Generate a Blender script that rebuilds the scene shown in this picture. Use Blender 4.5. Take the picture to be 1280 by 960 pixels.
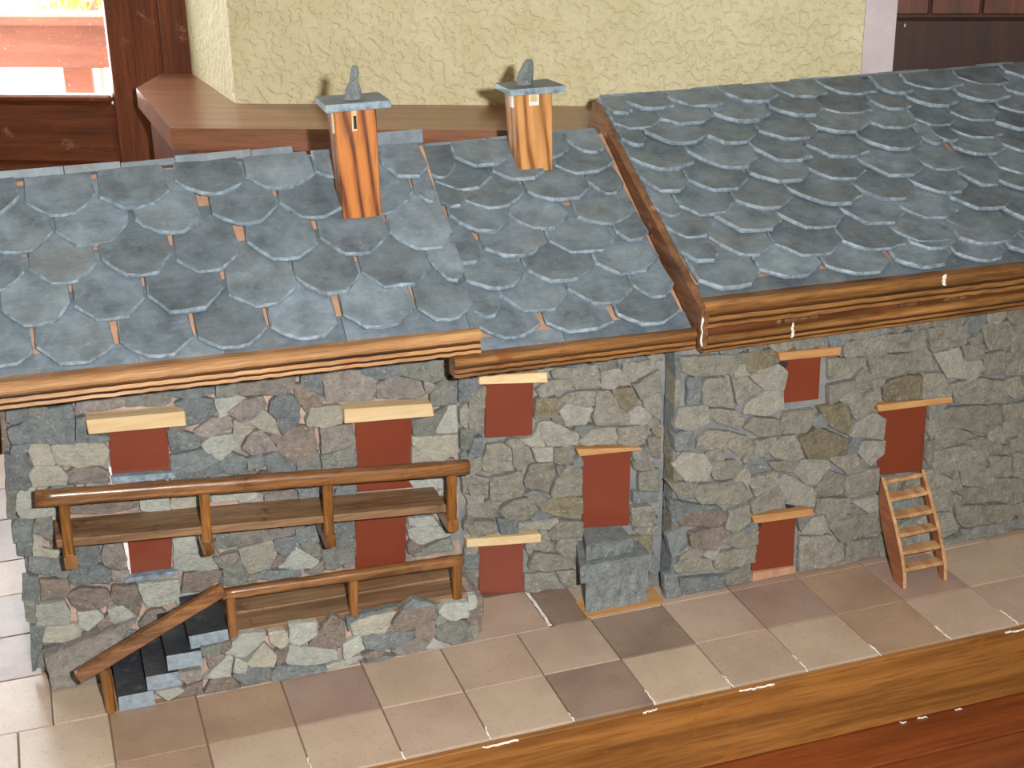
import bpy, bmesh, math, random
from mathutils import Vector, Matrix

for o in list(bpy.data.objects):
    bpy.data.objects.remove(o, do_unlink=True)
scene = bpy.context.scene
COL = scene.collection

# ---------------------------------------------------------------- camera
CAM_LOC = Vector((-0.00527, -1.29766, 0.96574))
YAW, PITCH, ROLL, FOCAL = 0.32517, 0.37786, -0.01767, 1812.0
fwd = Vector((math.sin(YAW) * math.cos(PITCH), math.cos(YAW) * math.cos(PITCH), -math.sin(PITCH)))
rgt0 = Vector((math.cos(YAW), -math.sin(YAW), 0))
up0 = rgt0.cross(fwd)
rgt = math.cos(ROLL) * rgt0 + math.sin(ROLL) * up0
upv = -math.sin(ROLL) * rgt0 + math.cos(ROLL) * up0
cd = bpy.data.cameras.new('camera')
cd.sensor_width = 36.0
cd.lens = FOCAL / 1280.0 * 36.0
cd.clip_start = 0.02
cam = bpy.data.objects.new('camera', cd)
COL.objects.link(cam)
cam.matrix_world = Matrix(((rgt.x, upv.x, -fwd.x, CAM_LOC.x), (rgt.y, upv.y, -fwd.y, CAM_LOC.y),
                           (rgt.z, upv.z, -fwd.z, CAM_LOC.z), (0, 0, 0, 1)))
scene.camera = cam

# ---------------------------------------------------------------- world, lights, exposure
scene.view_settings.view_transform = 'Standard'
scene.view_settings.look = 'None'
scene.view_settings.gamma = 1.0
scene.view_settings.use_curve_mapping = False
scene.view_settings.exposure = 0.12
world = bpy.data.worlds.new('overcast_sky')
scene.world = world
world.use_nodes = True
bg = world.node_tree.nodes['Background']
bg.inputs[0].default_value = (0.93, 0.97, 1.0, 1)
bg.inputs[1].default_value = 16.0

# the room's frame: s runs along the stuccoed wall, n runs out through it, turned 26 degrees from the model
ROOM = Matrix.Rotation(math.radians(-26), 4, 'Z')

def add_light(name, kind, loc, energy, color):
    ld = bpy.data.lights.new(name, kind)
    ld.energy = energy
    ld.color = color
    lo = bpy.data.objects.new(name, ld)
    COL.objects.link(lo)
    lo.location = loc
    return lo

# the camera's flash, a little to the right of and above the lens
fl = add_light('camera_flash', 'AREA', CAM_LOC + rgt * 0.115 + upv * 0.045 + fwd * 0.01, 40.0, (1.0, 0.985, 0.96))
fl.data.shape = 'DISK'
fl.data.size = 0.035
fl.rotation_euler = cam.matrix_world.to_euler()
# daylight portal in the window opening
po = add_light('window_daylight', 'AREA', (0, 0, 0), 1.0, (1, 1, 1))
po.data.shape = 'RECTANGLE'
po.data.size = 1.62
po.data.size_y = 2.4
po.data.cycles.is_portal = True
po.matrix_world = ROOM @ Matrix.Translation((-1.15, 1.47, 0.36)) @ Matrix.Rotation(math.radians(-90), 4, 'X')

# ---------------------------------------------------------------- helpers
ORIGIN = {}
INROOM = {}

def srgb(r, g, b):
    f = lambda c: (c / 255 / 12.92) if c / 255 <= 0.04045 else ((c / 255 + 0.055) / 1.055) ** 2.4
    return (f(r), f(g), f(b), 1)

def thing(name, loc, label=None, cat=None, group=None, parent=None):
    o = bpy.data.objects.new(name, None)
    o.empty_display_size = 0.05
    COL.objects.link(o)
    p = Vector((0, 0, 0))
    if parent:
        o.parent = parent
        p = ORIGIN[parent]
    o.location = Vector(loc) - p
    ORIGIN[o] = Vector(loc)
    if label: o['label'] = label
    if cat: o['category'] = cat
    if group: o['group'] = group
    return o

def room_thing(name, loc, label, cat, group=None):
    o = thing(name, ROOM @ Vector(loc), label, cat, group)
    o.rotation_euler = (0, 0, math.radians(-26))
    INROOM[o] = Vector(loc)
    return o

def ob(name, verts, faces, mats, parent=None, room=False, mi=None, smooth=False, label=None):
    """one mesh object; verts are world coordinates (room: coordinates in the room's frame)"""
    if not isinstance(mats, (list, tuple)): mats = [mats]
    n = len(verts)
    mn = [min(v[i] for v in verts) for i in range(3)]
    mx = [max(v[i] for v in verts) for i in range(3)]
    c = Vector(((mn[0] + mx[0]) / 2, (mn[1] + mx[1]) / 2, mn[2]))
    me = bpy.data.meshes.new(name)
    me.from_pydata([(v[0] - c.x, v[1] - c.y, v[2] - c.z) for v in verts], [], faces)
    for m in mats: me.materials.append(m)
    if mi: me.polygons.foreach_set('material_index', mi)
    if smooth: me.polygons.foreach_set('use_smooth', [True] * len(me.polygons))
    me.validate(); me.update()
    bm = bmesh.new(); bm.from_mesh(me)
    bmesh.ops.recalc_face_normals(bm, faces=bm.faces[:])
    bm.to_mesh(me); bm.free()
    o = bpy.data.objects.new(name, me)
    COL.objects.link(o)
    w = (ROOM @ c) if room else c
    if parent:
        o.parent = parent
        if parent in INROOM:
            o.location = c - INROOM[parent]
            w = c
        else:
            o.location = w - ORIGIN[parent]
            if room: o.rotation_euler = (0, 0, math.radians(-26))
    else:
        o.location = w
        if room: o.rotation_euler = (0, 0, math.radians(-26))
    if room or (parent and parent in INROOM):
        INROOM[o] = c
    ORIGIN[o] = w
    if label: o['label'] = label
    return o

def tag(o, label=None, cat=None, group=None, kind=None):
    if label: o['label'] = label
    if cat: o['category'] = cat
    if group: o['group'] = group
    if kind: o['kind'] = kind
    return o

def hexa(p):
    """8 corner points: bottom ring 0-3, top ring 4-7"""
    return list(p), [(0, 3, 2, 1), (4, 5, 6, 7), (0, 1, 5, 4), (1, 2, 6, 5), (2, 3, 7, 6), (3, 0, 4, 7)]

def boxv(x0, x1, y0, y1, z0, z1):
    return [(x0, y0, z0), (x1, y0, z0), (x1, y1, z0), (x0, y1, z0), (x0, y0, z1), (x1, y0, z1), (x1, y1, z1), (x0, y1, z1)]

def bevel_mesh(verts, faces, w, seg=1):
    bm = bmesh.new()
    vs = [bm.verts.new(v) for v in verts]
    for f in faces: bm.faces.new([vs[i] for i in f])
    bmesh.ops.recalc_face_normals(bm, faces=bm.faces[:])
    bmesh.ops.bevel(bm, geom=bm.edges[:], offset=w, segments=seg, affect='EDGES', profile=0.6, clamp_overlap=True)
    bm.verts.index_update()
    v = [tuple(x.co) for x in bm.verts]
    f = [tuple(q.index for q in p.verts) for p in bm.faces]
    bm.free()
    return v, f

def box(name, x0, x1, y0, y1, z0, z1, mat, parent=None, room=False, bev=0.0, jit=0.0, rnd=None, label=None):
    v, f = hexa(boxv(x0, x1, y0, y1, z0, z1))
    if jit: v = [tuple(c + rnd.uniform(-jit, jit) for c in p) for p in v]
    if bev: v, f = bevel_mesh(v, f, bev)
    return ob(name, v, f, mat, parent, room, label=label)

def quadbox(name, quad, y0, y1, mat, parent, bev=0.0, label=None, skew=None):
    """a slab whose front is a quad (x,z) tl tr br bl, from y0 (front) back to y1"""
    tl, tr, br, bl = quad
    v = [(bl[0], y0, bl[1]), (br[0], y0, br[1]), (br[0], y1, br[1]), (bl[0], y1, bl[1]),
         (tl[0], y0, tl[1]), (tr[0], y0, tr[1]), (tr[0], y1, tr[1]), (tl[0], y1, tl[1])]
    if skew: v = [(x, y + skew(x), z) for x, y, z in v]
    v, f = hexa(v)
    if bev: v, f = bevel_mesh(v, f, bev)
    return ob(name, v, f, mat, parent, label=label)

def sweep(name, a, b, prof, mat, parent, nseg=16, jit=0.0, rnd=None, up=(0, 0, 1), smooth=False, bow=0.0, label=None, dark=()):
    """sweep a closed profile (across, upward) from point a to point b; hand-cut unevenness along it"""
    a, b = Vector(a), Vector(b)
    d = (b - a).normalized()
    upv_ = Vector(up)
    side = upv_.cross(d).normalized()          # for d=+x, up=+z this is +y
    u2 = d.cross(side).normalized()
    V, F = [], []
    n = len(prof)
    for i in range(nseg + 1):
        t = i / nseg
        c = a.lerp(b, t) + u2 * bow * 4 * t * (1 - t)
        s = 1 + (rnd.uniform(-jit, jit) if rnd else 0)
        o1, o2 = ((rnd.uniform(-jit, jit) * 0.004, rnd.uniform(-jit, jit) * 0.004) if rnd else (0, 0))
        for (p, q) in prof:
            V.append(tuple(c + side * (p * s + o1) + u2 * (q * s + o2)))
    for i in range(nseg):
        for k in range(n):
            k2 = (k + 1) % n
            F.append((i * n + k, i * n + k2, (i + 1) * n + k2, (i + 1) * n + k))
    F.append(tuple(range(n)))
    F.append(tuple(nseg * n + k for k in reversed(range(n))))
    mi = [1 if k in dark else 0 for _ in range(nseg) for k in range(n)] + [0, 0]
    return ob(name, V, F, mat, parent, smooth=smooth, label=label, mi=mi if dark else None)

def rrect(w, h, r=0.25):
    """rounded rectangle profile w across, h upward, centred"""
    k = min(w, h) * r
    x, y = w / 2, h / 2
    return [(-x + k, -y), (x - k, -y), (x, -y + k), (x, y - k), (x - k, y), (-x + k, y), (-x, y - k), (-x, -y + k)]

def ROUND(w, h, n=14, e=3.2):
    out = []
    for k in range(n):
        a = (k + 0.5) * 2 * math.pi / n
        c, s = math.cos(a), math.sin(a)
        out.append((math.copysign(abs(c) ** (2 / e), c) * w / 2, math.copysign(abs(s) ** (2 / e), s) * h / 2))
    return out

# ---------------------------------------------------------------- materials
def new_mat(name):
    m = bpy.data.materials.new(name)
    m.use_nodes = True
    nt = m.node_tree
    return m, nt, nt.nodes['Principled BSDF']

def N(nt, t, **kw):
    n = nt.nodes.new(t)
    for k, v in kw.items():
        if k in n.inputs: n.inputs[k].default_value = v
        else: setattr(n, k, v)
    return n

def mix(nt, fac, a, b, blend='MIX'):
    n = nt.nodes.new('ShaderNodeMix')
    n.data_type = 'RGBA'
    n.blend_type = blend
    for sock, v in ((n.inputs[0], fac), (n.inputs[6], a), (n.inputs[7], b)):
        if hasattr(v, 'is_output'): nt.links.new(v, sock)
        else: sock.default_value = v
    return n.outputs[2]

def ramp(nt, fac, stops):
    r = nt.nodes.new('ShaderNodeValToRGB')
    e = r.color_ramp.elements
    while len(e) < len(stops): e.new(0.5)
    for i, (p, c) in enumerate(stops):
        e[i].position = p
        e[i].color = c if len(c) == 4 else (*c, 1)
    nt.links.new(fac, r.inputs[0])
    return r.outputs[0]

def coords(nt, scale=(1, 1, 1), rand=True, rot=(0, 0, 0)):
    tc = nt.nodes.new('ShaderNodeTexCoord')
    mp = nt.nodes.new('ShaderNodeMapping')
    mp.inputs['Scale'].default_value = scale
    mp.inputs['Rotation'].default_value = rot
    nt.links.new(tc.outputs['Object'], mp.inputs[0])
    if rand:
        oi = nt.nodes.new('ShaderNodeObjectInfo')
        mul = nt.nodes.new('ShaderNodeMath'); mul.operation = 'MULTIPLY'; mul.inputs[1].default_value = 37.0
        nt.links.new(oi.outputs['Random'], mul.inputs[0])
        nt.links.new(mul.outputs[0], mp.inputs['Location'])
    return mp.outputs[0]

def noise(nt, vec, scale, detail=4, rough=0.6, out=0):
    n = N(nt, 'ShaderNodeTexNoise', Scale=scale, Detail=detail, Roughness=rough)
    nt.links.new(vec, n.inputs['Vector'])
    return n.outputs[out]

def bump(nt, bsdf, h, strength, dist):
    b = N(nt, 'ShaderNodeBump', Strength=strength, Distance=dist)
    nt.links.new(h, b.inputs['Height'])
    nt.links.new(b.outputs[0], bsdf.inputs['Normal'])
    return b

def vary(nt, col, amount=0.12):
    """lighter and darker individuals, by the object's own random number"""
    oi = nt.nodes.new('ShaderNodeObjectInfo')
    mr = N(nt, 'ShaderNodeMapRange')
    mr.inputs[3].default_value = 1 - amount
    mr.inputs[4].default_value = 1 + amount
    nt.links.new(oi.outputs['Random'], mr.inputs[0])
    hs = nt.nodes.new('ShaderNodeHueSaturation')
    nt.links.new(mr.outputs[0], hs.inputs['Value'])
    nt.links.new(col, hs.inputs['Color'])
    return hs.outputs[0]

def stone_mat(name, c, dark=0.62, light=1.28, fleck=0.3, rough=0.85):
    m, nt, b = new_mat(name)
    v = coords(nt)
    base = srgb(*c)
    dk = tuple(x * dark for x in base[:3]) + (1,)
    lt = tuple(min(1, x * light) for x in base[:3]) + (1,)
    n1 = noise(nt, v, 70, 8, 0.78)
    col = ramp(nt, n1, [(0.34, dk), (0.5, base), (0.66, lt)])
    n2 = noise(nt, v, 230, 4, 0.75)
    fl_ = ramp(nt, n2, [(0.58, (0, 0, 0, 1)), (0.66, (fleck + 0.15,) * 3 + (1,))])
    col = mix(nt, fl_, col, srgb(208, 207, 198))
    n3 = noise(nt, v, 160, 5, 0.8)
    spk = ramp(nt, n3, [(0.36, (0.75,) * 3 + (1,)), (0.46, (0, 0, 0, 1))])
    col = mix(nt, spk, col, dk)
    nt.links.new(vary(nt, col, 0.13), b.inputs['Base Color'])
    b.inputs['Roughness'].default_value = rough
    hm = nt.nodes.new('ShaderNodeMath'); hm.operation = 'ADD'
    nt.links.new(n1, hm.inputs[0]); nt.links.new(n2, hm.inputs[1])
    bump(nt, b, hm.outputs[0], 0.8, 0.006)
    return m

def wood_mat(name, c1, c2, axis='x', fine=1.0, rough=0.45, coat=0.0, streak=None, amt=0.08, stretch=14):
    m, nt, b = new_mat(name)
    s = {'x': (1.0, stretch, stretch), 'y': (stretch, 1.0, stretch), 'z': (stretch, stretch, 1.0)}[axis]
    v = coords(nt, tuple(k * fine for k in s))
    n1 = noise(nt, v, 6, 6, 0.65)
    n2 = noise(nt, v, 30, 3, 0.6)
    a, d = srgb(*c1), srgb(*c2)
    col = ramp(nt, n1, [(0.32, d), (0.48, tuple((x + y) / 2 for x, y in zip(a, d))), (0.66, a)])
    gr = ramp(nt, n2, [(0.34, (0.6,) * 3 + (1,)), (0.5, (0, 0, 0, 1))])
    col = mix(nt, gr, col, d)
    if streak:
        v2 = coords(nt, (1, 1, 1))
        n3 = noise(nt, v2, 22, 5, 0.7)
        st = ramp(nt, n3, [(0.60, (0, 0, 0, 1)), (0.68, (0.8,) * 3 + (1,))])
        col = mix(nt, st, col, srgb(*streak))
    nt.links.new(vary(nt, col, amt), b.inputs['Base Color'])
    b.inputs['Roughness'].default_value = rough
    if coat:
        b.inputs['Coat Weight'].default_value = coat
        b.inputs['Coat Roughness'].default_value = 0.18
    bump(nt, b, n1, 0.35, 0.002)
    return m

def plain_mat(name, c, rough=0.6, nscale=40, amount=0.15, coat=0.0, vr=0.0, bstr=0.15):
    m, nt, b = new_mat(name)
    v = coords(nt)
    base = srgb(*c)
    n1 = noise(nt, v, nscale, 5, 0.65)
    col = ramp(nt, n1, [(0.3, tuple(x * (1 - amount) for x in base[:3]) + (1,)), (0.7, tuple(min(1, x * (1 + amount)) for x in base[:3]) + (1,))])
    if vr: col = vary(nt, col, vr)
    nt.links.new(col, b.inputs['Base Color'])
    b.inputs['Roughness'].default_value = rough
    if coat:
        b.inputs['Coat Weight'].default_value = coat
        b.inputs['Coat Roughness'].default_value = 0.2
    if bstr: bump(nt, b, n1, bstr, 0.002)
    return m

STONE = {
    'g': stone_mat('stone_blue_grey', (124, 131, 132)),
    'l': stone_mat('stone_pale', (178, 181, 173), 0.75, 1.15),
    'p': stone_mat('stone_pinkish_grey', (148, 141, 135)),
    'y': stone_mat('stone_buff', (172, 169, 155), 0.78, 1.2),
    'm': stone_mat('stone_mid_grey', (134, 136, 130)),
    'k': stone_mat('stone_brown', (136, 124, 115)),
    'b': stone_mat('stone_grey_brown', (144, 141, 130)),
    'c': stone_mat('stone_light_grey_brown', (162, 160, 150), 0.72, 1.2, 0.45),
    'o': stone_mat('stone_ochre', (134, 126, 104)),
}

def slate_mat(name, c, rough, sheen):
    m, nt, b = new_mat(name)
    v = coords(nt)
    base = srgb(*c)
    n1 = noise(nt, v, 26, 6, 0.68)
    col = ramp(nt, n1, [(0.30, tuple(x * 0.58 for x in base[:3]) + (1,)), (0.5, base), (0.72, tuple(x * 1.45 for x in base[:3]) + (1,))])
    n2 = noise(nt, v, 9, 3, 0.5)
    n4 = noise(nt, v, 70, 6, 0.75)
    chalk = ramp(nt, n4, [(0.55, (0, 0, 0, 1)), (0.72, (0.35,) * 3 + (1,))])
    col = mix(nt, chalk, col, srgb(150, 158, 164))
    warm = ramp(nt, n2, [(0.52, (0, 0, 0, 1)), (0.72, (0.35,) * 3 + (1,))])
    col = mix(nt, warm, col, srgb(118, 118, 110))
    nt.links.new(vary(nt, col, 0.24), b.inputs['Base Color'])
    b.inputs['Roughness'].default_value = rough
    b.inputs['Specular IOR Level'].default_value = sheen
    v2 = coords(nt, (1, 3, 3))
    n3 = noise(nt, v2, 45, 6, 0.7)
    bump(nt, b, n3, 0.5, 0.0025)
    return m

SLATE = slate_mat('slate_face', (103, 115, 125), 0.5, 0.4)
SLATE_EDGE = plain_mat('slate_split_edge', (124, 139, 150), 0.55, 110, 0.5, bstr=0.4)
STEP_END_LIT = plain_mat('step_split_edge_lit', (134, 147, 157), 0.6, 90, 0.3, bstr=0.5)  # split slate ends, with the flash's direct light painted in
SLATE_BLACK_SHADED = slate_mat('black_slate_shaded', (48, 52, 58), 0.42, 0.4)  # black slate, its colour also carrying the dimness of grazing light
STEP_STONE = stone_mat('slate_block', (134, 141, 142))

def mortar_mat(name, c1, c2, c3):
    m, nt, b = new_mat(name)
    v = coords(nt, rand=False)
    n1 = noise(nt, v, 22, 5, 0.7)
    col = ramp(nt, n1, [(0.38, srgb(*c1)), (0.5, srgb(*c2)), (0.62, srgb(*c3))])
    nt.links.new(col, b.inputs['Base Color'])
    b.inputs['Roughness'].default_value = 0.9
    n2 = noise(nt, v, 140, 5, 0.7)
    bump(nt, b, n2, 0.6, 0.004)
    return m
MORTAR_LEFT = mortar_mat('mortar_pink', (126, 126, 123), (168, 142, 128), (190, 160, 144))
MORTAR_GREY = mortar_mat('mortar_grey', (112, 117, 122), (126, 129, 131), (146, 138, 130))

BEAM = wood_mat('varnished_beam', (166, 117, 66), (88, 55, 27), 'x', 1.0, 0.38, 0.35, (120, 66, 36))
BEAM_PALE = wood_mat('pale_varnished_beam', (202, 156, 108), (140, 96, 58), 'x', 1.0, 0.36, 0.4, (176, 112, 66))
BEAM_GROOVE = wood_mat('dark_groove', (110, 72, 38), (58, 36, 18), 'x', 1.0, 0.5, 0.2)  # darker wood colour for the groove faces of the eave moulding
BEAM_DARK = wood_mat('dark_inner_board', (122, 66, 38), (62, 32, 18), 'x', 1.0, 0.5, 0.2, (170, 140, 110))
BARGE = wood_mat('barge_board', (140, 98, 68), (82, 52, 32), 'y', 1.0, 0.5, 0.15, (176, 140, 110))
PINE = wood_mat('raw_pine', (222, 198, 156), (202, 172, 126), 'x', 1.0, 0.6)
PINE_ORANGE = wood_mat('orange_pine', (196, 150, 100), (170, 120, 72), 'x', 1.0, 0.55)
def chimney_mat(name, light, dark):
    m, nt, b = new_mat(name)
    v = coords(nt, (1, 1, 0.12))
    nd = noise(nt, v, 30, 3, 0.5, 1)
    ma = nt.nodes.new('ShaderNodeVectorMath'); ma.operation = 'MULTIPLY_ADD'
    ma.inputs[1].default_value = (0.012, 0.012, 0.0)
    nt.links.new(nd, ma.inputs[0]); nt.links.new(v, ma.inputs[2])
    w = N(nt, 'ShaderNodeTexWave', Scale=34.0, Distortion=1.5, bands_direction='DIAGONAL')
    nt.links.new(ma.outputs[0], w.inputs['Vector'])
    n1 = noise(nt, v, 160, 4, 0.6)
    col = ramp(nt, w.outputs['Fac'], [(0.04, srgb(*dark)), (0.22, srgb(*[(p + 2 * q) / 3 for p, q in zip(dark, light)])), (0.75, srgb(*light))])
    gr = ramp(nt, n1, [(0.38, (0.5,) * 3 + (1,)), (0.52, (0, 0, 0, 1))])
    col = mix(nt, gr, col, srgb(*[(p + q) / 2 for p, q in zip(dark, light)]))
    nt.links.new(col, b.inputs['Base Color'])
    b.inputs['Roughness'].default_value = 0.42
    b.inputs['Coat Weight'].default_value = 0.25
    b.inputs['Coat Roughness'].default_value = 0.25
    bump(nt, b, w.outputs['Fac'], 0.2, 0.001)
    return m
CHIM = chimney_mat('chimney_pine', (190, 118, 58), (92, 46, 18))
CHIM2 = chimney_mat('pale_chimney_pine', (206, 150, 92), (132, 82, 40))
BALC = wood_mat('balcony_wood', (148, 100, 58), (70, 43, 21), 'x', 1.0, 0.35, 0.4, (78, 42, 18))
BALC_Z = wood_mat('balcony_post_wood', (160, 106, 50), (76, 46, 18), 'z', 1.0, 0.35, 0.4, (78, 42, 18))
FLOORB = wood_mat('balcony_floor_wood', (152, 118, 86), (94, 68, 44), 'x', 0.8, 0.5, 0.1, (84, 54, 32))
LADDER = wood_mat('ladder_wood', (200, 160, 116), (148, 104, 70), 'y', 1.0, 0.5, 0.1)
LADDER_SIDE = wood_mat('ladder_side_wood', (158, 100, 68), (112, 62, 38), 'y', 1.0, 0.5, 0.1)
PANEL = plain_mat('red_brown_panel', (118, 53, 33), 0.42, 12, 0.08, 0.1, bstr=0.05)
WHITE = plain_mat('white_glue', (226, 222, 214), 0.7, 200, 0.15)
DECK = plain_mat('roof_deck_wood', (178, 138, 112), 0.7, 60, 0.2)
HOLE_SHADE = plain_mat('painted_hole_shade', (46, 38, 30), 0.9, 60, 0.2)  # dark colour painted for the shade inside slots and gaps
TABLE = wood_mat('mahogany_table', (132, 68, 33), (92, 42, 20), 'x', 0.45, 0.3, 0.5)
OAK = wood_mat('oak_edge_beam', (162, 110, 56), (104, 65, 29), 'x', 0.5, 0.36, 0.35, (150, 92, 36), stretch=18)
GROUT = plain_mat('grout', (124, 100, 84), 0.9, 80, 0.2)
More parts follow.
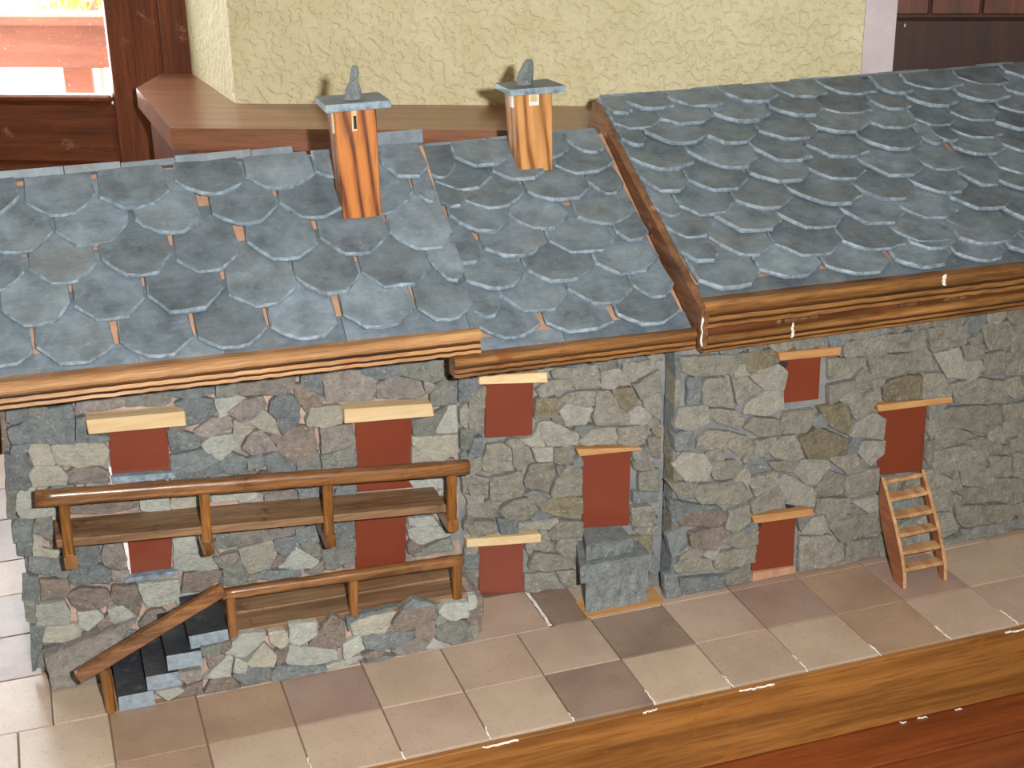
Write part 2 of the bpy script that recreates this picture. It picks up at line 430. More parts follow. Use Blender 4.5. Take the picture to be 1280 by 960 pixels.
STONES_LEFT = """
g -61 353 -41 352 -41 334 -59 334 -63 338
g -63 327 -42 333 -25 342 6 347 8 335 4 299 -62 310
p 14 347 26 349 64 349 65 337 42 335 11 334
m 67 349 114 349 116 332 104 331 67 336
g 118 348 166 347 167 337 141 335 117 340
m 171 347 196 346 194 329 170 333
p 181 346 262 345 261 330 253 323 179 331
g 122 329 139 334 164 328 166 311 148 303 131 301 131 321
l 168 328 194 329 203 324 188 310 171 306
p 141 292 162 304 182 304 184 290 157 283 142 286
g 11 328 22 328 20 308 43 303 41 295 8 300
g 110 298 132 290 148 282 141 271 112 271
l 147 274 159 281 188 280 190 266 179 260 167 251 153 261
g 111 265 151 267 164 250 139 243 111 241
y -20 301 35 294 41 282 34 268 7 269 -16 276
y -47 299 -40 305 -24 301 -17 281 -23 276 -41 279
g -61 306 -43 306 -49 297 -64 298
g -71 295 -51 296 -44 281 -53 250 -76 254
y -48 269 -41 277 -17 273 -9 260 -11 249 -46 254
p -7 262 3 268 25 264 38 255 36 243 -6 249
g 165 246 181 257 197 246 193 230 172 233
g 136 241 164 248 169 235 153 233 138 235
l -63 249 -44 251 -45 231 -24 224 -26 212 -62 214 -69 230
k -9 227 67 216 66 208 36 206 -9 212
l 70 215 101 214 102 198 83 197 70 202
y 106 212 139 210 137 196 121 194 105 197
l 153 207 205 204 203 193 154 197
g -69 217 -53 211 -59 186 -77 187 -74 210
m -76 251 -64 252 -70 225 -69 217 -79 219
g 272 346 293 344 294 316 285 324 271 333
p 296 344 342 343 363 328 357 300 300 306
g 342 344 389 342 391 327 361 328 346 335
p 363 320 386 326 416 315 422 297 412 293 362 302
m 392 342 445 340 449 316 431 313 391 328
m 437 309 459 314 463 281 427 283 430 297
g 233 315 243 322 258 319 266 306 264 293 237 296 230 303
g 237 295 265 292 262 283 243 273
k 260 332 271 332 296 312 290 302 273 298 264 314
y 273 286 280 300 310 299 316 296 315 277 293 275 274 280
p 290 275 328 271 330 246 289 240
m 288 236 330 243 330 217 290 219
k 236 258 252 278 281 276 282 246 271 234 256 235 240 247
y 203 295 223 305 230 298 240 273 221 282
p 194 262 207 279 219 281 236 253 204 253
g 199 246 216 252 217 234 199 234
g 217 246 238 249 255 233 254 221 224 226
p 181 311 201 323 222 324 226 312 208 299 194 297
y 187 297 204 300 207 284 192 271 185 274
m 259 235 284 243 285 220 258 223
m 405 265 426 266 437 272 450 278 433 246 406 246
l 451 278 476 277 475 243 454 242 433 246
y 404 243 460 237 460 214 437 204 427 211 404 231
y 403 229 428 209 427 206 402 208
l 398 183 418 182 441 179 442 167 404 172
l 395 133 424 130 430 118 394 123
l 393 116 407 120 431 115 447 100 406 95 394 105
l 186 204 208 203 213 196 208 191 185 192
p 217 196 251 197 255 183 216 187
g 258 196 281 195 281 181 258 184
g 306 193 327 191 327 178 302 181
g 297 142 323 140 321 112 301 115
y -55 193 -44 190 -46 174 -28 167 -33 159 -57 165
g -62 165 -31 158 -31 144 -20 139 -26 130 -65 146
g -6 169 15 166 15 149 8 139 -9 143
p 18 148 23 164 40 164 45 140 39 128 21 138
g -23 124 -16 139 14 138 26 128 23 113 -18 118
p 27 128 45 125 46 111 28 114
k -54 131 -26 126 -24 113 -29 105 -56 106
k -27 104 -12 111 17 104 23 90 8 82 -13 82 -23 93
k 26 106 52 103 56 81 50 64 31 80 23 93
l -63 101 -32 99 -28 84 -30 68 -66 74
l -18 79 1 81 10 69 -9 55 -17 61
l 17 79 33 80 51 59 37 48 19 62
l 56 104 102 100 102 77 89 70 63 71 59 86
k 105 84 112 108 143 106 155 102 149 91 127 83
l 101 136 101 113 151 107 143 125 122 132
l 103 159 126 156 128 135 102 137
y -62 50 -55 68 -18 64 -20 47 -36 45
g -17 40 -10 50 18 52 36 43 47 38 35 29 1 28 -17 32
m -71 28 -62 39 -18 43 -18 35 -55 29 -58 17 -72 19
g -74 73 -57 72 -67 40 -74 14 -79 12
k 51 51 62 63 77 65 83 58 65 42 53 44
g -73 139 -57 136 -60 110 -77 111
m -76 109 -64 107 -66 79 -77 84
g -73 207 -55 207 -57 184 -61 167 -75 171
m 152 89 178 116 186 91 180 78 158 82
p 148 122 174 125 176 119 161 108 154 111
m 154 152 184 151 179 134 151 135
y 179 128 219 132 223 114 214 95 189 93 181 114
l 225 94 248 118 275 94 266 86 246 89
g 223 134 249 133 245 116 230 113 224 120
g 251 140 275 141 280 123 263 118 251 126
p 185 152 211 152 245 143 242 134 217 135 183 136
g 206 94 251 86 250 78 217 79 198 85
m 158 105 178 114 184 91 171 82 156 83
m 280 112 322 118 320 93 296 80 283 83
m 284 133 299 133 322 132 322 119 280 113
m 397 81 447 95 451 76 400 76
l 454 159 440 164 430 157 422 148 423 136 431 126 445 124 451 136 453 145
k 124 176 127 163 130 152 141 145 151 153 163 161 160 176 146 178 137 178
p 305 156 299 169 286 169 274 170 266 160 265 147 277 142 288 137 298 145
m 247 145 258 143 262 154 266 165 257 172 246 172 234 170 229 157 237 147
k -9 164 -2 175 0 189 -15 192 -25 193 -33 187 -36 177 -30 168 -21 161
g 111 239 106 227 107 214 121 214 130 213 139 219 145 232 133 239 123 239
k 75 47 74 37 80 30 88 23 100 26 101 38 99 47 95 59 83 54
k 204 205 215 199 224 198 232 202 237 211 235 222 224 223 214 226 206 217
p 285 218 276 209 279 197 286 188 297 187 304 195 316 204 309 217 296 216
m 147 221 152 209 163 208 173 208 184 213 181 225 173 231 164 232 154 231
k 196 166 192 178 180 177 171 178 165 171 166 161 171 153 180 154 189 157
g -19 215 -12 227 1 234 -4 247 -17 247 -25 248 -32 242 -40 231 -27 227
l 22 167 32 167 36 176 34 187 24 189 16 190 4 186 5 174 14 169
g 395 149 395 140 401 135 409 134 417 136 418 146 419 158 408 160 396 161
k 447 205 439 201 423 201 427 187 437 182 446 175 456 181 456 191 457 202
g 244 217 248 205 254 198 262 198 273 197 273 208 275 219 264 220 256 220
p 213 175 203 173 197 162 207 154 215 154 225 151 226 161 235 173 221 174
l 40 224 36 235 31 241 24 242 14 245 6 236 11 225 21 225 28 224
m -53 196 -46 193 -38 184 -30 192 -33 202 -33 210 -41 210 -48 211 -52 204
k 197 206 202 212 204 219 207 229 197 231 190 228 184 223 186 216 188 207
m -28 152 -28 146 -24 142 -18 142 -12 145 -11 151 -9 161 -19 158 -28 160
g 306 166 307 154 301 144 312 144 319 143 324 147 324 153 329 165 317 166
k 405 199 405 193 405 186 412 185 418 185 423 189 421 196 419 204 411 205
g 89 232 78 233 72 233 61 234 57 222 68 218 75 217 82 216 89 222
g 126 182 116 182 109 183 99 182 97 171 106 165 113 161 123 162 121 173
g 430 124 439 111 443 107 448 102 457 103 456 111 456 118 453 127 445 120
g 106 16 105 21 100 23 95 21 87 20 93 13 96 10 102 3 107 10
m 142 143 132 147 131 138 133 131 138 129 143 128 154 126 148 136 150 144
m 277 114 273 118 268 116 254 120 262 109 266 106 270 102 279 99 277 108
l 111 68 115 71 122 74 120 81 113 81 108 81 105 78 98 72 101 62
k 98 185 86 185 81 185 70 187 67 177 77 172 82 172 88 172 94 175
k 52 174 57 174 63 178 65 187 55 187 50 187 38 189 40 178 47 175
p 48 233 41 234 43 227 43 222 48 221 53 220 55 225 56 230 53 233
k 401 94 396 100 391 94 392 89 392 83 397 83 401 84 408 85 408 93
m 318 202 310 196 319 194 323 194 329 193 328 198 328 202 329 215 318 212
m 89 219 94 216 98 217 105 216 103 222 103 227 99 233 91 233 92 224
k 432 348 446 342 448 336 457 330 456 342 456 346 455 350 451 350 446 350
p 423 305 424 299 429 301 431 305 433 308 430 310 427 312 421 315 422 308
k 10 65 7 64 2 60 5 54 11 57 14 57 19 59 15 63 16 72
p 313 86 309 84 307 78 314 79 317 79 320 81 320 84 320 88 316 88
k 445 167 449 164 452 164 457 162 456 167 456 170 456 177 450 173 445 173
m 147 198 150 200 150 203 150 206 146 217 141 208 141 203 141 199 144 198
k 113 306 113 299 119 298 122 297 127 295 128 300 128 305 123 305 120 305
m -19 346 -29 351 -33 350 -37 350 -38 347 -38 344 -39 338 -33 341 -29 342
p 274 89 272 87 258 82 272 79 276 80 279 80 280 83 279 86 280 93
p 186 83 188 81 191 81 196 81 195 85 200 92 192 90 189 89 188 86
k 240 112 229 110 225 112 224 108 222 105 217 96 226 99 230 102 232 105
k 225 277 230 268 232 265 234 262 237 265 239 266 243 270 237 271 234 273
"""
STONES_PORCH = """
l 140 50 160 70 187 67 186 59 162 39
y 192 66 210 65 214 50 203 44 194 54
l 217 71 249 68 248 51 226 42 217 47
k 239 39 268 74 283 60 282 30 270 29
y 165 33 185 54 198 34 193 21 168 27
l 210 23 216 43 270 25 270 13 230 13 213 17
l 147 24 151 41 163 31 159 22
l 112 23 140 47 146 43 142 19
g 146 18 164 27 189 19 189 6 175 -5 159 -6
g 191 13 201 20 254 8 256 2 223 -8 191 -3
l 280 31 300 41 303 21 281 12 279 16
l 255 7 301 11 313 9 283 -6 257 -3
y 291 58 301 62 344 64 330 39 293 44
g 303 39 370 30 354 14 329 14 309 18
k 343 47 356 64 397 61 396 45 368 36 347 35
l 401 50 409 61 437 57 437 37 414 38
m 393 28 419 37 442 24 442 -5 417 -9 400 12
l 381 5 392 16 412 -3 399 -7
p 339 9 375 24 382 5 366 -6 353 -3
g 303 2 328 5 343 2 333 -10 308 -6
g 287 67 344 69 351 68 302 64 288 48
g 359 69 369 74 397 63 356 65
k 111 1 121 18 142 19 152 0 146 -10
p 85 37 108 35 107 24 93 22 85 29
l 56 17 79 17 87 12 68 2
k 78 12 109 18 107 -3 81 -1
m 113 64 136 64 133 54 115 53
k 384 39 379 36 371 34 370 25 378 22 386 14 392 23 392 30 395 40
k 124 51 118 52 119 46 119 40 122 34 128 39 131 42 137 48 130 51
k 448 35 449 48 439 43 438 35 436 31 440 29 443 27 449 25 448 31
k 211 37 214 45 207 43 204 40 198 40 201 35 198 22 208 27 209 34
m 403 35 406 35 409 39 405 42 403 45 399 44 398 41 397 37 398 33
l 447 50 448 54 448 57 447 64 439 64 440 56 440 53 439 48 444 49
k 337 46 336 42 334 40 333 36 337 37 340 36 343 38 341 41 341 44
k 138 51 142 56 144 57 147 60 145 64 141 64 138 62 138 59 136 56
k 310 4 318 6 320 7 325 7 329 12 321 12 319 13 315 14 302 12
"""
STONES_MIDDLE = """
g 468 311 490 313 489 294 479 279 467 279
b 481 292 499 296 497 269 479 270
b 478 268 496 267 495 234 478 236
b 579 316 604 318 602 304 582 305
b 604 318 633 319 638 292 608 291 603 299
b 561 290 577 300 601 302 603 291 567 278
o 561 277 585 278 585 254 559 252
c 640 310 662 313 665 296 653 288 640 289
b 668 320 704 322 706 311 679 296 667 296
b 680 290 711 307 718 282 702 277 690 270
b 707 319 731 322 731 284 722 281 714 299
b 589 275 603 283 632 285 633 268 623 264 596 271
c 589 259 599 268 621 268 629 260 621 241 598 239
b 631 249 635 284 650 284 660 261 673 252 673 238 633 240
o 653 286 677 286 685 270 670 256 660 266
b 693 270 719 277 724 268 726 238 713 241 695 257
c 674 252 687 261 702 247 693 237 675 238
c 563 243 579 245 611 228 608 213 574 214 564 230
c 611 217 628 232 655 235 658 217 648 212 618 212
b 660 233 695 233 696 215 683 204 663 211
o 703 234 720 233 719 216 705 225
b 699 214 708 218 718 210 717 188 701 195
b 493 195 500 217 517 219 532 207 529 182 509 179 494 184
b 529 213 549 213 551 192 536 182 531 188
c 554 211 579 210 578 192 559 194
b 584 207 603 209 606 189 591 186 582 190
b 546 167 554 186 581 188 583 170 573 148 547 156
b 585 165 598 184 616 176 616 140 578 142
b 502 170 541 179 541 150 518 139 503 141
b 474 160 481 176 499 170 497 150 478 150
b 510 124 530 137 553 141 559 123 548 113 523 113
o 563 129 581 139 616 137 616 114 588 113 568 120
b 488 134 503 141 510 129 507 117 495 117
c 473 134 485 137 494 116 474 119
b 472 100 482 111 505 110 505 95 479 89
g 510 112 535 109 535 90 515 90
c 537 105 583 110 586 104 573 94 537 96
b 575 91 591 104 616 103 616 82 578 80
b 681 183 694 187 706 180 706 172 684 173
b 689 167 714 171 718 142 689 144
g 682 142 710 140 710 127 682 126
b 679 119 702 120 708 111 705 91 681 93
b 479 196 491 204 489 182 474 177 474 194
g 483 227 493 229 490 207 475 205
b 555 68 568 79 580 73 578 61 557 64
b 583 64 588 78 608 80 610 53 598 51
b 549 39 555 61 606 52 607 37 572 33
b 544 4 545 28 580 28 588 7 551 -1
b 583 31 608 29 608 5 595 8
o 681 75 706 76 706 38 691 42
g 466 62 484 64 482 44 465 45
m 465 39 483 41 482 8 467 18
g 461 141 472 143 470 115 460 112
m 656 315 658 324 652 331 644 330 637 331 624 326 637 318 640 313 647 314
b 469 314 476 315 481 316 496 320 488 331 477 330 471 330 468 325 468 320
m 556 150 542 147 557 138 559 132 565 133 570 136 575 142 569 147 564 148
c 552 325 565 316 572 317 577 317 585 318 594 328 579 330 573 330 566 331
m 684 200 681 197 681 192 684 187 690 189 704 184 698 196 698 204 689 201
c 562 213 570 212 567 220 564 224 561 238 556 225 540 224 552 215 558 214
m 476 214 479 223 480 227 481 233 476 240 467 239 468 229 468 225 467 215
g 498 316 504 317 509 316 523 318 523 331 508 330 503 330 495 331 498 322
g 546 319 549 330 536 330 530 330 526 328 526 323 525 316 531 317 536 317
b 714 3 714 8 714 14 709 22 702 17 703 9 703 6 705 3 709 3
g 706 23 713 21 714 28 714 32 715 38 709 51 705 35 703 32 703 27
b 707 78 714 89 698 88 695 89 690 89 684 85 691 81 693 79 697 79
g 605 320 622 321 611 331 603 330 599 330 597 327 593 324 597 320 601 320
g 555 115 553 108 561 110 565 110 574 110 569 117 565 120 561 121 558 118
b 468 65 472 66 476 66 482 68 482 76 474 75 470 75 468 72 468 69
b 560 78 552 77 549 77 546 76 546 73 545 68 549 57 553 69 555 72
c 468 152 474 143 474 139 477 138 480 139 491 138 491 148 480 147 477 147
m 607 232 612 230 615 224 619 229 622 231 630 239 619 238 615 237 610 238
c 468 258 467 251 475 243 475 256 476 259 477 263 475 276 467 268 468 261
g 616 187 616 191 613 196 608 191 607 187 606 183 610 182 614 180 617 183
b 537 216 545 217 538 222 536 224 533 224 528 224 522 219 530 215 534 216
m 669 330 665 330 662 330 658 328 662 324 661 316 666 323 671 322 679 328
b 564 81 569 82 575 78 573 85 572 88 571 91 567 92 564 89 565 85
m 715 117 714 121 714 125 711 125 708 124 699 125 706 119 708 118 713 102
g 475 9 473 10 469 13 468 9 468 6 469 3 472 3 476 2 482 6
b 475 170 477 172 475 175 471 187 467 176 468 171 468 168 467 154 474 167
m 590 250 589 253 586 251 580 252 582 247 584 244 587 244 595 239 591 247
b 710 54 715 46 714 55 714 58 715 62 711 74 707 61 708 58 708 55
b 467 101 472 104 473 106 475 108 479 116 472 118 469 111 468 109 468 107
b 713 174 714 181 714 184 714 187 712 187 708 190 706 186 707 182 709 181
m 475 197 482 201 474 203 472 211 467 205 468 201 468 199 467 192 472 195
b 697 237 698 230 705 237 709 236 710 240 707 243 705 245 702 243 701 241
b 707 330 695 331 701 323 707 323 710 323 714 322 714 326 714 330 710 330
g 693 328 688 330 685 330 682 330 682 328 676 322 684 324 686 324 691 323
m 593 182 590 183 587 184 585 183 585 180 586 178 586 171 590 177 591 179
"""
STONES_RIGHT = """
b 724 336 790 330 801 315 793 304 744 310 727 317
g 734 306 752 306 752 274 734 271
b 753 290 758 302 785 300 801 258 756 270
b 795 301 816 297 828 281 826 274 804 263
b 790 330 813 329 812 317 801 319
o 814 329 851 329 855 310 830 300 813 308
c 822 296 832 306 858 308 871 297 868 273 842 277
c 813 248 820 263 845 273 868 270 870 245 847 240
c 718 244 723 267 762 267 765 242 741 235
b 766 261 801 253 813 240 808 227 782 239 765 250
g 715 236 741 235 741 212 719 213
b 751 222 763 231 794 226 789 202 751 208
b 792 204 797 223 820 214 827 196 810 190
b 814 229 830 240 862 232 866 212 837 214
b 867 220 873 239 914 238 918 226 904 209 872 211
b 829 207 861 207 861 196 844 196
b 853 192 872 205 890 205 903 175 892 171 862 179
o 896 199 924 211 968 187 969 173 937 166 910 171
o 920 240 961 240 972 215 970 193 942 211
c 718 191 733 205 759 199 771 180 763 164 737 166
b 767 186 804 183 814 170 800 161 777 162
g 819 177 839 183 851 166 828 162
c 890 154 904 166 940 163 944 151 924 131 912 133
b 940 166 982 166 986 150 972 137
c 985 167 986 181 1026 175 1025 158 1005 144
c 970 193 981 211 1004 219 1024 207 1023 179
b 932 305 985 300 986 289 949 278 936 277
b 991 299 1045 296 1048 272 1021 267 1000 270
b 935 268 973 271 971 258 937 243
b 974 274 984 284 995 274 998 257 977 257
b 967 236 1007 254 1009 238 995 220 978 216
b 953 326 1013 328 1015 300 953 307
b 709 171 749 161 746 143 727 145
b 749 144 757 157 814 153 827 130 813 121 758 131
b 823 154 863 159 864 141 836 129
c 867 144 881 150 918 126 925 119 924 96 884 109
b 925 122 944 145 969 132 968 106 928 113
b 971 108 972 134 1017 139 1020 105
c 980 95 1021 96 1024 78 1008 75
b 854 172 886 171 898 166 887 155 863 161
b 830 121 867 138 881 115 872 105 834 103
k 725 111 736 123 787 117 794 104 780 95 731 106
k 743 91 788 94 795 78 778 60 746 72
g 711 93 734 101 740 68 718 63
b 794 90 799 112 828 116 829 92 809 80
b 789 67 809 78 842 75 842 57 819 56
b 780 36 787 53 840 53 841 28 791 28
b 721 48 747 55 773 47 776 31 727 36
g 707 36 724 35 731 1 711 2
g 733 25 794 19 795 0 772 -7 734 1
b 797 18 832 26 837 -2 801 2
c 906 60 916 76 940 79 947 62 939 53
b 909 2 907 54 954 47 972 21 977 -5 921 -3
b 953 60 977 74 1017 70 1032 40 971 35
b 980 34 1027 29 1030 -6 980 -2
b 929 107 975 101 978 80 930 86
b 1029 25 1039 35 1046 -6 1033 -5
g 713 145 747 130 778 124 787 117 736 123 719 109
b 1007 328 1071 327 1072 300 1011 304
b 1076 328 1133 325 1139 299 1087 294
b 1160 321 1203 321 1208 286 1175 286 1167 301
b 1208 312 1232 314 1238 274 1212 277
b 989 302 1043 296 1047 269 1000 269
b 1049 296 1068 297 1090 282 1092 266 1053 272
c 1090 290 1127 293 1138 270 1135 251 1112 256
b 1133 296 1166 293 1168 273 1142 275
b 1167 279 1202 278 1206 246 1173 250
b 1205 276 1238 272 1242 241 1209 244
o 1018 258 1048 265 1073 263 1077 230 1022 234
b 1075 265 1103 261 1117 241 1120 225 1079 230
b 1122 243 1163 245 1205 236 1210 204 1134 213
b 1207 236 1227 239 1239 220 1239 203 1210 216
b 1238 238 1268 233 1273 198 1243 203
b 1105 203 1124 209 1203 201 1209 175 1184 162 1143 178 1111 184
b 1210 200 1248 198 1251 175 1216 174
b 1211 173 1234 174 1236 153 1214 152
b 1236 173 1268 170 1272 141 1239 148
b 1103 181 1120 185 1173 160 1147 154 1107 150
b 1105 124 1107 148 1163 149 1194 132 1189 122 1152 116 1110 116
b 1147 156 1182 156 1245 126 1243 122 1197 129 1164 145
b 1150 112 1174 119 1198 106 1206 90 1199 79 1155 91
b 1197 125 1232 117 1238 89 1206 92
b 1201 78 1206 89 1253 82 1257 49 1239 46 1203 60
b 1200 51 1239 45 1255 30 1238 20 1203 22
b 1150 58 1198 49 1201 23 1165 24 1154 36
b 1101 98 1135 90 1145 59 1112 56
b 1117 51 1144 48 1156 22 1129 19
m 1163 19 1234 19 1238 1 1170 -4
m 1238 18 1271 17 1273 1 1243 2
m 1135 5 1164 12 1168 -4 1137 -6
b 1149 85 1197 77 1199 57 1174 58 1149 79
b 1090 120 1105 120 1138 102 1130 93 1103 97
b 1236 123 1263 121 1269 79 1240 89
b 1242 41 1274 44 1278 18 1259 19
b 1255 81 1286 76 1290 44 1259 49
b 1077 49 1065 45 1056 37 1056 24 1067 18 1077 17 1091 18 1090 32 1086 42
g 1038 78 1044 67 1054 59 1065 67 1070 76 1076 90 1063 96 1052 93 1039 91
b 1255 299 1266 304 1271 313 1278 326 1267 334 1254 338 1241 332 1238 318 1241 304
c 1255 258 1269 255 1274 269 1278 279 1270 287 1261 294 1251 288 1241 279 1243 265
m 1074 76 1069 64 1075 53 1086 49 1097 53 1104 62 1104 74 1094 79 1084 82
c 1101 7 1110 3 1124 2 1132 15 1123 27 1117 38 1105 33 1094 28 1091 15
b 1050 119 1039 120 1028 121 1023 111 1024 101 1027 88 1040 95 1051 96 1054 108
b 1236 334 1225 340 1216 343 1205 341 1196 331 1206 321 1214 316 1223 317 1232 322
g 1163 341 1151 343 1141 343 1133 336 1136 326 1138 315 1151 308 1159 320 1165 329
b 1092 90 1098 100 1093 109 1087 116 1077 117 1066 113 1063 100 1073 93 1081 85
b 1035 41 1041 33 1052 33 1057 43 1060 53 1051 59 1041 67 1027 63 1031 48
b 1253 174 1266 173 1277 166 1282 177 1282 187 1280 197 1270 196 1257 198 1256 186
c 1163 252 1167 261 1162 272 1151 271 1139 274 1140 261 1138 252 1146 247 1155 248
g 941 343 929 344 929 332 933 323 942 323 951 321 958 328 962 341 948 343
g 1266 117 1274 113 1282 117 1282 126 1283 133 1278 142 1268 139 1253 137 1259 124
b 1283 230 1282 241 1282 248 1281 261 1271 253 1258 255 1252 242 1265 236 1271 228
b 1178 324 1187 324 1193 332 1191 344 1179 343 1172 343 1167 337 1168 330 1171 324
m 905 344 897 343 889 344 876 336 885 325 896 326 902 325 912 327 918 339
m 1070 3 1071 15 1059 19 1054 31 1043 25 1045 13 1046 7 1051 3 1058 3
b 1218 143 1210 158 1209 164 1205 170 1198 165 1191 163 1190 154 1197 150 1203 148
b 881 342 866 343 860 343 851 344 843 336 854 329 859 327 865 327 875 329
c 1110 53 1104 57 1100 52 1085 46 1095 37 1104 37 1110 39 1118 41 1115 49
b 948 69 950 60 957 66 962 69 975 78 960 80 954 81 945 83 945 74
c 1280 284 1282 293 1282 299 1283 309 1273 311 1269 302 1261 298 1267 293 1272 290
b 1229 145 1229 135 1237 132 1242 129 1251 125 1251 135 1253 143 1245 144 1239 145
m 1092 206 1094 195 1103 202 1108 206 1116 215 1104 217 1098 218 1092 218 1092 212
b 985 254 974 258 967 254 963 252 952 246 963 241 968 239 973 242 980 244
b 1127 327 1130 336 1126 343 1118 343 1112 343 1101 340 1101 328 1114 329 1119 328
b 978 344 972 343 966 343 965 337 962 330 969 329 975 329 985 328 987 338
b 1055 329 1060 329 1067 329 1081 333 1072 343 1062 343 1057 343 1046 344 1046 333
b 785 186 790 195 780 201 775 202 770 202 763 199 767 192 770 188 775 188
b 1145 112 1139 99 1136 95 1138 90 1140 84 1147 83 1156 85 1151 94 1150 99
m 1269 93 1278 82 1283 95 1282 102 1282 108 1277 110 1270 112 1268 105 1269 100
c 824 156 824 162 822 166 818 174 813 166 808 163 805 155 815 156 822 143
m 991 329 996 330 1001 330 1018 332 1009 344 999 343 993 343 983 344 990 335
m 1022 343 1017 339 1021 333 1024 330 1029 330 1036 329 1042 337 1035 344 1028 343
b 1098 338 1095 344 1089 343 1083 344 1080 338 1083 332 1087 330 1091 330 1098 331
b 853 180 851 194 839 195 835 199 828 199 825 193 816 180 832 184 837 186
b 1148 77 1144 71 1146 65 1147 61 1152 60 1158 59 1164 63 1158 69 1154 71
b 1000 146 997 150 993 154 988 151 986 146 978 136 991 139 995 139 1003 139
c 1092 181 1099 167 1103 183 1107 186 1105 192 1103 199 1097 194 1092 192 1093 187
g 929 224 926 229 920 227 919 222 914 217 919 212 925 214 936 209 932 220
m 1150 296 1156 297 1162 295 1163 301 1162 305 1161 310 1155 310 1153 306 1142 302
b 1074 12 1074 8 1073 2 1078 3 1083 3 1093 4 1090 13 1082 14 1077 14
b 741 72 740 65 729 55 744 58 748 58 760 54 762 64 752 67 748 68
b 1025 76 1021 70 1024 64 1031 68 1035 68 1037 72 1035 76 1036 89 1025 86
m 911 85 907 85 902 83 903 79 903 74 906 64 911 74 913 77 922 85
m 989 86 985 89 979 87 981 81 980 76 985 76 989 76 1005 73 992 83
g 832 89 827 88 815 81 830 78 834 78 838 77 839 82 839 86 837 89
g 972 175 967 168 975 169 979 169 982 171 982 175 988 186 977 189 971 181
c 1248 298 1243 300 1235 303 1237 294 1238 290 1238 283 1245 287 1248 290 1258 295
g 789 333 793 332 798 331 814 337 800 344 793 343 788 343 774 344 780 333
m 810 344 816 336 818 332 822 332 827 331 837 334 834 344 824 343 820 343
c 1283 323 1282 334 1282 338 1282 343 1277 343 1271 344 1259 339 1272 334 1275 332
b 1094 152 1094 148 1093 141 1100 128 1103 144 1104 148 1103 152 1103 163 1093 163
b 1008 266 1004 266 999 267 1000 261 1000 257 1004 255 1007 257 1015 257 1017 265
c 810 308 811 314 805 315 802 310 800 308 798 303 804 303 807 302 819 300
g 1244 250 1244 240 1251 247 1252 251 1254 255 1251 257 1248 259 1243 259 1243 254
b 916 328 918 324 922 324 927 324 927 328 927 332 926 342 919 336 918 331
c 783 53 790 65 778 57 772 60 764 55 772 49 776 48 780 45 782 49
"""
SLATES_LEFT = """
-88 239 -16 249 -54 224
-12 240 66 242 24 217
69 236 148 236 105 216
155 250 235 239 191 225
236 246 319 241 273 223
318 244 395 239 353 230
401 249 457 234 424 223
-66 189 14 195 -29 171
16 195 99 202 54 172
102 200 178 190 137 176
189 197 265 200 223 177
269 204 340 187 301 177
340 178 431 202 381 174
432 208 458 193 441 185
-98 144 -21 145 -62 124
-17 149 54 147 16 126
59 152 137 150 94 123
140 140 213 145 172 119
222 153 302 142 257 123
306 150 387 146 340 120
388 148 464 136 420 117
424 106 463 81 437 68
-52 99 22 99 -18 74
24 93 99 95 58 72
101 95 186 96 138 68
189 87 267 86 223 65
266 99 340 91 298 70
343 95 425 92 378 70
395 39 461 36 422 17
-93 44 -23 45 -59 30
-21 48 59 39 16 22
65 43 143 37 100 18
146 36 224 37 181 16
227 37 303 32 261 16
310 42 394 41 347 19
-132 98 -54 99 -95 74
"""
SLATES_MIDDLE = """
468 300 514 312 486 289
514 323 590 317 546 301
619 303 675 324 644 305
673 337 724 316 693 308
480 285 555 284 512 265
556 292 626 280 586 271
642 291 725 289 677 272
475 254 510 249 488 237
509 246 587 249 542 228
591 249 676 245 627 228
678 259 724 249 694 233
481 226 555 205 510 189
558 215 634 205 588 185
644 200 726 201 679 183
454 160 505 160 475 142
509 165 591 165 544 145
594 166 679 157 629 141
684 167 727 161 700 149
472 118 548 120 504 98
551 123 638 118 587 98
641 122 727 123 675 99
458 73 507 77 478 59
509 91 591 79 542 59
593 87 675 75 626 57
677 81 735 76 698 57
470 47 544 41 502 26
552 41 633 28 588 21
641 39 724 35 675 17
"""
